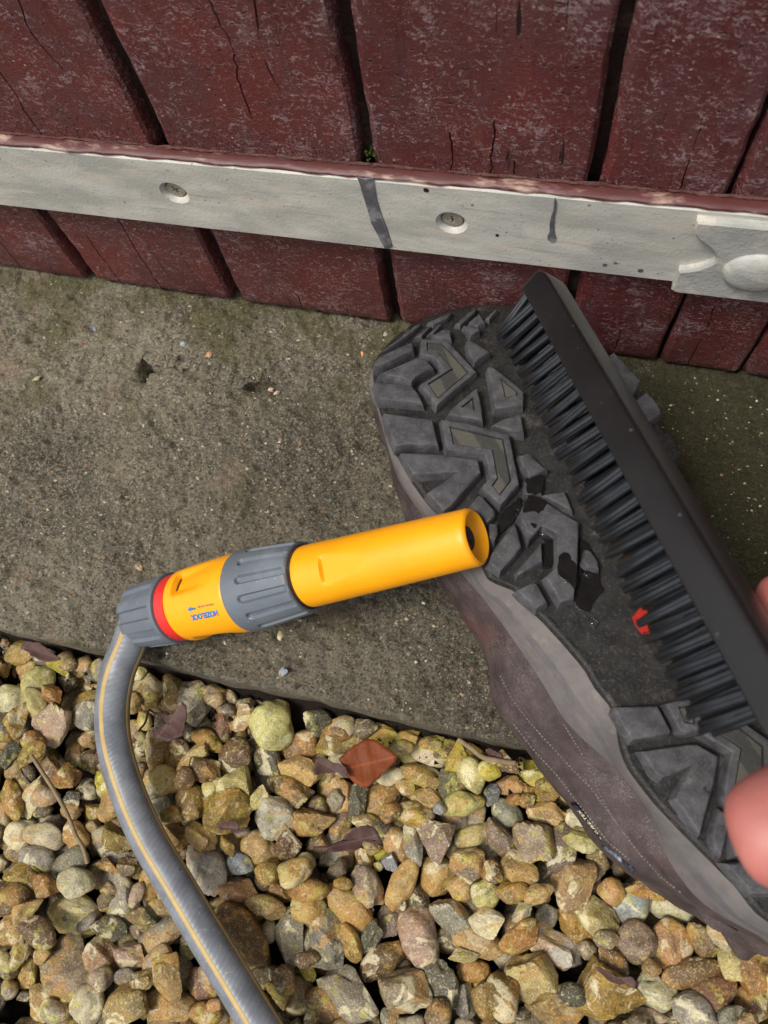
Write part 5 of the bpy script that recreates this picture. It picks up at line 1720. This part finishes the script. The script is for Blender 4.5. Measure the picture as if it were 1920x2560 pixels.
# bristle tufts, a few shapes shared by all
TM = []
for v_ in range(5):
    rb = random.Random(40 + v_)
    VV_, FF_ = [], []
    for q in range(4):
        a = 6.283 * q / 3 + rb.uniform(-.2, .2)
        r0 = 0 if q == 3 else .00070
        bx, by = r0 * math.cos(a), r0 * math.sin(a)
        ln = rb.uniform(.0184, .0196)
        fx, fy = bx * rb.uniform(.0, .5) + rb.gauss(0, .0002), by * rb.uniform(.0, .5) + rb.gauss(0, .0002)
        o_ = len(VV_)
        for lv, zz in enumerate((0, .5, 1)):
            for c in range(5):
                t = 6.283 * c / 5
                rr = .00125 * (1 - .25 * zz)
                VV_.append((bx + fx * zz * zz + rr * math.cos(t), by + fy * zz * zz + rr * math.sin(t), ln * zz))
        for lv in range(2):
            for c in range(5): FF_.append((o_ + lv * 5 + c, o_ + lv * 5 + (c + 1) % 5, o_ + lv * 5 + 5 + (c + 1) % 5, o_ + lv * 5 + 5 + c))
        FF_.append(tuple(o_ + 10 + c for c in range(5)))
    me = bpy.data.meshes.new('bristle_tuft')
    me.from_pydata(VV_, [], FF_)
    me.polygons.foreach_set('use_smooth', [True] * len(FF_))
    me.materials.append(BRIST)
    TM.append(me)
rb = random.Random(77)
NT_ = 29
bl0 = wloc(brush)
for r_ in range(4):
    for k in range(NT_):
        s_ = .0045 + (BLEN - .008) * (k + (.5 if r_ % 2 else 0)) / (NT_ - .5)
        n_ = -.0022 - r_ * (WB - .0044) / 3
        o = bpy.data.objects.new('bristle_tuft', TM[rb.randrange(5)])
        COL.objects.link(o)
        o.parent = brush
        lean = -.16 + .75 * math.exp(-s_ / .006) + rb.gauss(0, .03)
        d = (BD + BA * lean + BN * rb.gauss(0, .03)).normalized()
        q = d.to_track_quat('Z', 'Y').to_matrix().to_4x4()
        o.matrix_basis = Matrix.Translation(bp(s_, -.0006, n_) - bl0) @ q @ Matrix.Rotation(rb.uniform(0, 6.28), 4, 'Z')

# ================================================================== HAND
# right hand closed on the handle just outside the picture; thumb and index finger reach into view
tip_t = at_depth(1850, 2098, .188)
ds = FWD
def hp_(x, y, d): return at_depth(x, y, d)
J = {
 'wrist': (hp_(2680, 2080, .222), .021), 'palm': (hp_(2400, 1960, .220), .024), 'pal2': (hp_(2250, 1830, .228), .021),
 'fore': (hp_(3200, 2330, .222), .027), 'fore2': (hp_(3900, 2660, .222), .033),
}
chain = [('fore2', 'fore'), ('fore', 'wrist'), ('wrist', 'palm'), ('palm', 'pal2')]
def add_chain(root, pts):
    p = root
    for i, (x, y, d, r) in enumerate(pts):
        nm = root + '_' + str(len(J))
        J[nm] = (hp_(x, y, d), r)
        chain.append((p, nm)); p = nm
add_chain('palm', [(2290, 2090, .196, .0170), (2130, 2020, .188, .0150), (2000, 2040, .184, .0140), (1915, 2088, .184, .0134), (1862, 2108, .185, .0112), (1838, 2114, .186, .0060)])     # thumb
add_chain('pal2', [(2190, 1640, .228, .0120), (2090, 1540, .238, .0100), (2000, 1510, .240, .0105), (1935, 1510, .240, .0098), (1900, 1512, .240, .0072)])     # index
add_chain('pal2', [(2230, 1700, .240, .0122), (2130, 1650, .262, .0102), (2050, 1690, .268, .0090), (2010, 1730, .262, .0078)])                          # middle
add_chain('pal2', [(2280, 1760, .246, .0118), (2190, 1730, .268, .0100), (2110, 1770, .272, .0086), (2075, 1810, .264, .0074)])                          # ring
add_chain('palm', [(2390, 1830, .246, .0108), (2310, 1820, .264, .0090), (2230, 1860, .268, .0078), (2190, 1890, .262, .0068)])                          # little
names = list(J)
pr = J['wrist'][0].copy()
me = bpy.data.meshes.new('person')
me.from_pydata([tuple(J[n_][0] - pr) for n_ in names], [(names.index(a), names.index(b)) for a, b in chain], [])
tmp = bpy.data.objects.new('tmp_hand', me)
COL.objects.link(tmp)
tmp.modifiers.new('Skin', 'SKIN')
for i, n_ in enumerate(names):
    r = J[n_][1]
    me.skin_vertices[0].data[i].radius = (r, r)
    me.skin_vertices[0].data[i].use_root = (n_ == 'wrist')
sd = tmp.modifiers.new('Sub', 'SUBSURF'); sd.levels = 3; sd.render_levels = 3
dg = bpy.context.evaluated_depsgraph_get()
hm = bpy.data.meshes.new_from_object(tmp.evaluated_get(dg))
hm.name = 'person'
bpy.data.objects.remove(tmp)
hm.materials.clear(); hm.materials.append(SKIN)
hm.polygons.foreach_set('use_smooth', [True] * len(hm.polygons))
person = bpy.data.objects.new('person', hm)
person.location = pr
COL.objects.link(person)
tag(person, 'bare pink hand of a person reaching in to grip the brush handle', 'person')
# cuff of a dark sleeve over the wrist end of the forearm
fa, fb = J['fore2'][0], J['fore'][0]
ax_ = (fa - fb).normalized()
s_ = ax_.orthogonal().normalized(); t_ = ax_.cross(s_)
V, Fc = [], []
for i in range(16):
    l = i / 15 * .26
    r = .036 + .022 * i / 15 + .002 * math.sin(i * 1.9)
    if i == 0: r -= .004
    for k in range(32):
        a = 6.2832 * k / 32
        V.append(fb + ax_ * (l - .012) + (s_ * math.cos(a) + t_ * math.sin(a)) * (r + .0025 * noise.noise(Vector((a * 2, l * 40, 1)))))
for i in range(15):
    for k in range(32): Fc.append((i * 32 + k, i * 32 + (k + 1) % 32, (i + 1) * 32 + (k + 1) % 32, (i + 1) * 32 + k))
mobj('sleeve', V, Fc, CLOTH, person, True)

# ================================================================== LEAVES, STEM, WATER
def leaf(name, outline_px, z, mat, curl, seed, label, tipz=0.0, stem=None, group=None):
    """leaf from a traced outline lying on the stones: real sheet with thickness, curled and creased"""
    P = [at_z(x, y, z) for x, y in outline_px]
    c = sum(P, Vector()) / len(P)
    far = max(P, key=lambda p: (p - c).length)
    ax_ = (far - c); ax_.z = 0; ax_.normalize(); sd_ = Vector((-ax_.y, ax_.x, 0))
    us_ = [(p - c).dot(ax_) for p in P]; vs_2 = [(p - c).dot(sd_) for p in P]
    Lm, Wm = max(map(abs, us_)), max(map(abs, vs_2))
    bm = bmesh.new()
    rings_ = []
    D = []
    for i in range(len(P)):
        a, b = P[i], P[(i + 1) % len(P)]
        k = max(1, int((b - a).length / .0011))
        pd = Vector((a.y - b.y, b.x - a.x, 0)).normalized()
        D += [a.lerp(b, j / k) + pd * (.0003 * math.sin(math.pi * j / k) + .0007 * noise.noise(a.lerp(b, j / k) * 420)) for j in range(k)]
    def hgt(p):
        u = (p - c).dot(ax_) / Lm; v = (p - c).dot(sd_) / Wm
        return curl * (v * v) * Wm * .9 + curl * .5 * u * u * Lm + tipz * u + .0012 * noise.noise(p * 110 + Vector((seed, 0, 0))) + .0003 * abs(v) ** .5 * math.sin(u * 13 + seed)
    top, bot = [], []
    for sft in (0, .0004):
        prev = None
        lay = []
        for f in (1, .82, .62, .42, .2):
            row = []
            for p in D:
                q = c.lerp(p, f)
                q = q + Vector((0, 0, hgt(q) + (-sft)))
                row.append(bm.verts.new(q))
            lay.append(row)
        cc = bm.verts.new(c + Vector((0, 0, hgt(c) - sft)))
        N = len(D)
        for a, b in zip(lay, lay[1:]):
            for k in range(N): bm.faces.new((a[k], a[(k + 1) % N], b[(k + 1) % N], b[k]))
        for k in range(N): bm.faces.new((lay[-1][k], lay[-1][(k + 1) % N], cc))
        (top if sft == 0 else bot).append(lay[0])
    a, b = top[0], bot[0]
    for k in range(len(a)): bm.faces.new((a[k], a[(k + 1) % len(a)], b[(k + 1) % len(a)], b[k]))
    bm.verts.ensure_lookup_table()
    co = [v.co.copy() for v in bm.verts]
    o = bobj(name, bm, mat, None, True)
    o.location = c
    for v in o.data.vertices: v.co -= c
    l = o.data.uv_layers.new(name='UVMap')
    for lp in o.data.loops:
        q = o.data.vertices[lp.vertex_index].co
        l.data[lp.index].uv = (q.dot(ax_) / Lm * .5 + .5, q.dot(sd_) / Wm * .5 + .5)
    if stem:
        sp_ = catmull([at_z(x, y, z + .0012) + Vector((0, 0, dz)) for x, y, dz in stem], 6)
        tube('stalk', tube_frames(sp_), .0006, mat, o, seg=7)
    return tag(o, label, 'leaf', group)
leaf('fallen_leaf', S3([(640, 565), (720, 500), (800, 440), (870, 440), (930, 475), (1025, 545), (1000, 590), (930, 650), (860, 720), (820, 750), (760, 730), (715, 690), (690, 620)]), -.019, LEAF_R, .12, 1, 'broad russet dead leaf lying on the gravel near the concrete edge')
leaf('fallen_leaf', S3([(490, 570), (515, 545), (600, 580), (690, 620), (708, 690), (640, 650), (560, 655), (490, 665)]), -.0165, LEAF_P, .5, 2, 'small curled brown leaf scrap touching the broad russet leaf')
leaf('fallen_leaf', S1([(985, 565), (1090, 590), (1130, 575), (1190, 505), (1220, 560), (1200, 720), (1100, 760), (1030, 745), (990, 690), (1090, 655), (1060, 600)]), -.019, LEAF_P, .35, 3, 'crumpled purple brown leaf beside the curve of the hose', 0, [(1010 * .3858, 1560 + 590 * .3858, 0), (970 * .3858, 1560 + 560 * .3858, .001), (950 * .3858, 1560 + 640 * .3858, .002), (900 * .3858, 1560 + 690 * .3858, 0)])
leaf('fallen_leaf', S3([(660, 1090), (740, 1010), (830, 990), (880, 1020), (935, 1130), (880, 1090), (800, 1095), (770, 1150), (650, 1160), (560, 1140)]), -.0165, LEAF_P, .5, 4, 'thin curled purple leaf with a dark stalk on the gravel', .004, [(600 + 600 * .3858, 1680 + 1140 * .3858, 0), (600 + 530 * .3858, 1680 + 1135 * .3858, .001), (600 + 475 * .3858, 1680 + 1138 * .3858, .002)])
leaf('fallen_leaf', S1([(145, 150), (180, 115), (260, 125), (330, 180), (410, 230), (350, 250), (270, 240), (190, 190)]), -.016, LEAF_P, .4, 5, 'dark plum dead leaf tucked under the concrete edge left of the hose')
leaf('fallen_leaf', S2([(1400, 15), (1450, -15), (1540, -10), (1555, 25), (1520, 55), (1490, 35), (1430, 40)]), -.0175, LEAF_P, .6, 6, 'tiny ragged leaf crumb between stones right of the hose')
leaf('fallen_leaf', S6([(600, 525), (640, 530), (690, 600), (790, 590), (830, 590), (855, 625), (835, 655), (790, 625), (720, 630), (660, 590)]), -.0185, LEAF_P, .5, 7, 'twisted brown leaf strip among the stones below the shoe heel')
leaf('fallen_leaf', S5([(470, 70), (530, 50), (640, 120), (660, 155), (580, 150), (490, 110)]), -.018, LEAF_P, .5, 8, 'dark folded leaf under the concrete edge beside the shoe')
# dry straw and a thin root
def stalk(name, px, z, r, label, cat):
    P = catmull([at_z(x, y, zz) for (x, y), zz in zip(px, z)], 10)
    V0 = P[0].copy()
    fr = [(p - Vector((0, 0, 0)), t, s, u) for p, t, s, u in tube_frames(P)]
    o = tube(name, fr, r, STRAW, None, seg=9)
    c = P[len(P) // 2].copy()
    for v in o.data.vertices:
        v.co -= c
    o.location = c
    tag(o, label, cat)
stalk('dry_stem', [(78, 1888), (108, 1934), (140, 1984), (170, 2040), (190, 2090), (207, 2118), (219, 2158)], [-.0165, -.0150, -.0145, -.0145, -.0155, -.0165, -.0185], .0011, 'dry straw stem lying across the gravel left of the hose', 'stem')
stalk('dry_stem', [(1145, 1848), (1180, 1872), (1206, 1892), (1240, 1900), (1288, 1908)], [-.018, -.0165, -.016, -.0165, -.018], .0013, 'pale root stem below the concrete edge beside the shoe', 'stem')
stalk('dry_stem', [(712, 2060), (733, 2090), (752, 2118)], [-.019, -.0165, -.017], .0004, 'hair thin dry stem over the stones under the curled leaf', 'stem')
# drops of water on the tread
def drop_water(px, py, e, r, seed, stretch, label):
    u, v = suv(px, py, e)
    c = sp(u, v, e + .0001)
    bm = bmesh.new()
    bmesh.ops.create_uvsphere(bm, u_segments=20, v_segments=12, radius=1)
    bmesh.ops.delete(bm, geom=[q for q in bm.verts if q.co.z < -.3], context='VERTS')
    bmesh.ops.holes_fill(bm, edges=[e_ for e_ in bm.edges if e_.is_boundary])
    for q in bm.verts:
        w = 1 + .18 * noise.noise(q.co * .9 + Vector((seed, 0, 0)))
        q.co = SU * (q.co.x * r * w * stretch) + SV * (q.co.y * r * w) + SN * (max(q.co.z, 0) * r * .48)
    o = bobj('water_drop', bm, WATER, None, True)
    o.location = c
    return tag(o, label, 'water drop', 'water drops on the sole')
for k, (px, py, e_, r, s_, lab) in enumerate([
        (1483, 1556, .0004, .0018, 1.2, 'round water drop on the smooth arch of the sole'),
        (1468, 1432, .0002, .0025, 1.3, 'water drop beside the small triangular lug above the arch'),
        (1416, 1452, .0050, .0010, 1, 'tiny water drop on the wetted lower arm of the hooked lug'),
        (1192, 894, .0050, .0009, 1, 'tiny water drop on the triangular lug near the toe'),
        (1766, 1976, .0050, .0013, 1, 'clear round drop on the big notched heel lug'),
        (1749, 1909, .0050, .0006, 1, 'pinhead water drop on the notched heel lug, smaller than its neighbour'),
        (1296, 1288, .0002, .0020, 1.5, 'water drop in the groove beside the nozzle mouth'),
        (1369, 1330, .0016, .0046, .9, 'largest pool of water, filling the notch of the hooked lug')]):
    drop_water(px, py, e_, r, k, s_, lab)
